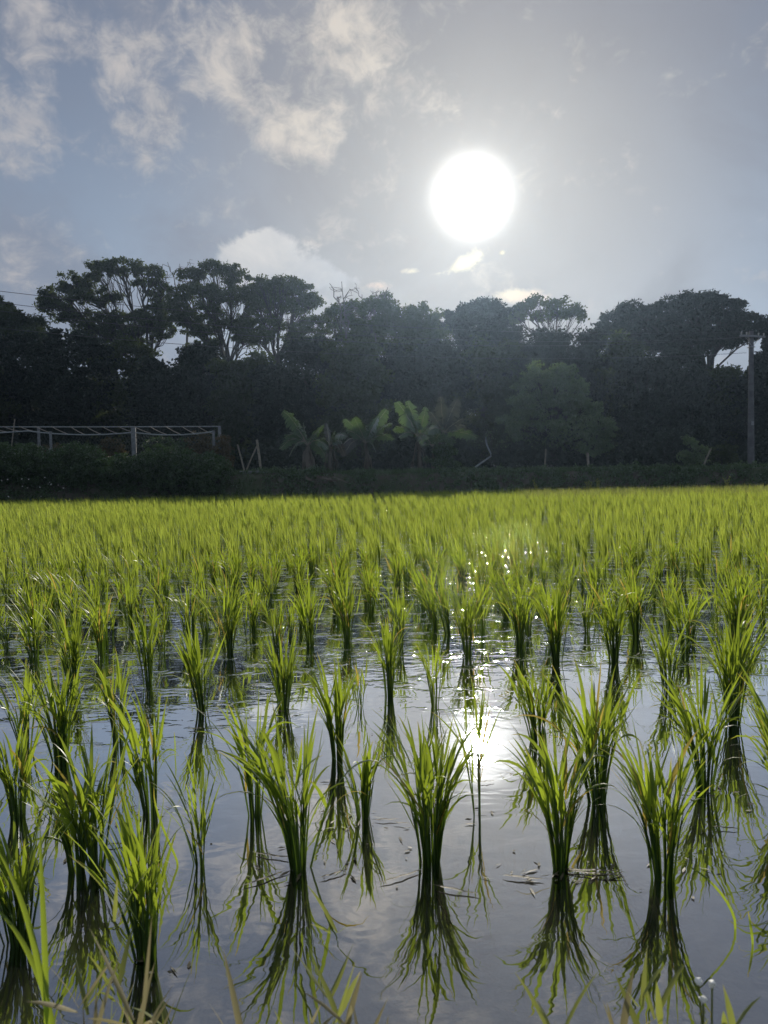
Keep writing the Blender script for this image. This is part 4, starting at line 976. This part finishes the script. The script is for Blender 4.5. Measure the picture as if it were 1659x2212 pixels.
FL = [(868, 1895, .13, .5, .012, 'straw floating at a slant left of the plump central rice plant'), (985, 1925, .12, -.35, .014, 'glinting straw floating right of the plump central rice plant'),
      (835, 1772, .07, 0, .012, 'tiny dead leaf afloat right of the short compact plant'), (868, 1780, .05, -.2, .01, 'last of the small leaf bits trailing right of the short compact plant'),
      (1130, 1898, .10, -.2, .016, 'dark curled leaf afloat left of the plant with straw at its foot'), (1270, 1882, .17, -.1, .014, 'upper straw lying at the foot of the front plant right of centre'),
      (1285, 1890, .15, -.25, .012, 'lower straw lying at the foot of the front plant right of centre'), (1490, 1712, .10, -.2, .012, 'straw by the foot of the tall plant over the brown mud'),
      (1570, 1790, .07, -.2, .012, 'small pale leaf afloat alone at the right'), (1050, 1690, .06, .2, .010, 'tiny leaf below the sun\'s reflection'),
      (210, 1690, .10, .1, .010, 'thin straw afloat right of the stout dark plant'), (255, 1825, .08, .2, .016, 'oval dead leaf afloat between the two halves of the left row'),
      (570, 1900, .12, .6, .012, 'straw floating left of the broad arching plant'), (720, 1890, .08, .5, .012, 'dead leaf at the right foot of the broad arching plant'),
      (590, 1850, .12, -.3, .012, 'long dead leaf behind the broad arching plant'), (420, 1575, .06, .1, .012, 'small bit of leaf near the two yellow sprouts'),
      (100, 1480, .10, .3, .014, 'pale leaf floating beside the spreading plant at the left'), (560, 1335, .14, 0, .012, 'long straw in the ripples left of centre'),
      (1325, 1890, .06, .3, .010, 'short straw right of the two straws at the front plant\'s foot'), (1440, 1440, .16, .1, .02, 'clot of scum before the pale plant on the right')]
for i, (x, y, L, rot, wd, lab) in enumerate(FL): float_leaf(lab, x, y, L, rot, wd, 700 + i)
rd = np.random.default_rng(95); bits = []
for (bx_, by_, nb, sp_) in [(900, 1880, 5, .10), (1209, 1885, 16, .07), (1240, 1890, 16, .07), (1432, 1905, 10, .07), (650, 1885, 14, .07), (783, 1775, 14, .09), (830, 1775, 5, .06), (1031, 1765, 6, .04), (180, 1890, 10, .07), (326, 1755, 10, .06),
        (1519, 1710, 12, .08), (1161, 1605, 8, .06), (1440, 1440, 40, .16), (437, 1540, 6, .07), (611, 1540, 6, .07), (1150, 1890, 5, .03), (500, 1700, 8, .5), (1100, 1560, 10, .6), (1400, 1600, 12, .6), (900, 1450, 14, .8), (300, 1450, 14, .8), (1300, 1380, 16, .8), (600, 1330, 16, 1.0), (314, 2072, 8, .05)]:
    c_ = on_z(bx_, by_, .002); bits.append(c_ + np.stack([rd.normal(0, sp_, nb), rd.normal(0, sp_ * .7, nb), np.zeros(nb)], 1))
bits = np.concatenate(bits); nb = len(bits); an = rd.random(nb) * 6.28; le = rd.uniform(.004, .022, nb); we = rd.uniform(.0015, .005, nb)
dx_ = np.stack([np.cos(an), np.sin(an), rd.normal(0, .10, nb)], 1) * le[:, None]; dy_ = np.stack([-np.sin(an), np.cos(an), rd.normal(0, .3, nb)], 1) * we[:, None]
V = np.stack([bits - dx_, bits - dy_ * .9 + dx_ * .1, bits + dx_, bits + dy_ - dx_ * .2], 1).reshape(-1, 3) + [0, 0, .0015]
tag(mk('floating_debris', V, np.arange(nb * 4).reshape(-1, 4), M['dead']), 'scattered bits of dead leaf and scum afloat round the stems', 'debris', None, 'stuff')
def sprout(label, pts, wd, Yb=None):
    b = on_z(*pts[0]); P3 = np.array([at_y(x, y, b[1]) for x, y in pts]) - b; s0 = np.linspace(0, 1, len(P3)); s = np.linspace(0, 1, 11)
    dg = min(3, len(P3) - 1)
    c = np.stack([np.polyval(np.polyfit(s0, P3[:, q], dg), s) for q in range(3)], 1); c[0] += [0, 0, -.03]
    hw = wd * .5 * ((1 - s ** 3) * (.5 + .5 * s) + .04); V = np.stack([c - np.outer(hw, [1, .2, 0]), c + [0, .001, 0], c + np.outer(hw, [1, .2, 0])], 1).reshape(-1, 3)
    Q = np.array([(i_ * 3 + j, i_ * 3 + j + 1, i_ * 3 + j + 4, i_ * 3 + j + 3) for i_ in range(10) for j in range(2)])
    o = mk('rice_sprout', V, Q, M['rice'], None, True, {'rnd': np.full(len(V), .8), 'along': np.repeat(s, 3)}); o.location = b
    tag(o, label, 'sprout', 'single sprouts in the open water')
sprout('yellow-tipped sprout standing alone in open water, left one of two', [(378, 1632), (378, 1605), (376, 1580)], .006)
sprout('yellow-tipped sprout just right of the other one in open water', [(419, 1655), (421, 1625), (426, 1595)], .007)
sprout('single leaf sprout alone at the lower right', [(1626, 2040), (1623, 2010), (1616, 1968)], .009)
sprout('leaf arching out of the front right plant and down into the water', [(1590, 2008), (1575, 1960), (1545, 1912), (1500, 1880), (1462, 1862)], .010)
sprout('tall leaning leaf with its tip kinked, alone between the two front left plants', [(383, 1868), (372, 1835), (345, 1770), (332, 1700)], .009)

# ------------------------------------------------------------------ haze (closed box of thin air)
import bmesh
HZ = True
if HZ:
    bm = bmesh.new(); bmesh.ops.create_cube(bm, size=1)
    for v in bm.verts:
        v.co.x = -460 if v.co.x < 0 else 460; v.co.y = -310 if v.co.y < 0 else 410; v.co.z = -1.3 if v.co.z < 0 else 36
    me = bpy.data.meshes.new('haze'); bm.to_mesh(me); bm.free(); hz_o = bpy.data.objects.new('haze', me); COL.objects.link(hz_o)
    m, t = mat('haze_air'); me.materials.append(m)
    v = t.n('ShaderNodeVolumePrincipled', {'Color': c4(0.52, 0.72, 1.0), 'Density': 0.00025, 'Anisotropy': 0.80})
    o_ = t.n('ShaderNodeOutputMaterial', {}); t.t.links.new(v.outputs[0], o_.inputs['Volume'])
    tag(hz_o, 'thin bluish evening haze between the field and the wood', 'haze', None, 'stuff')
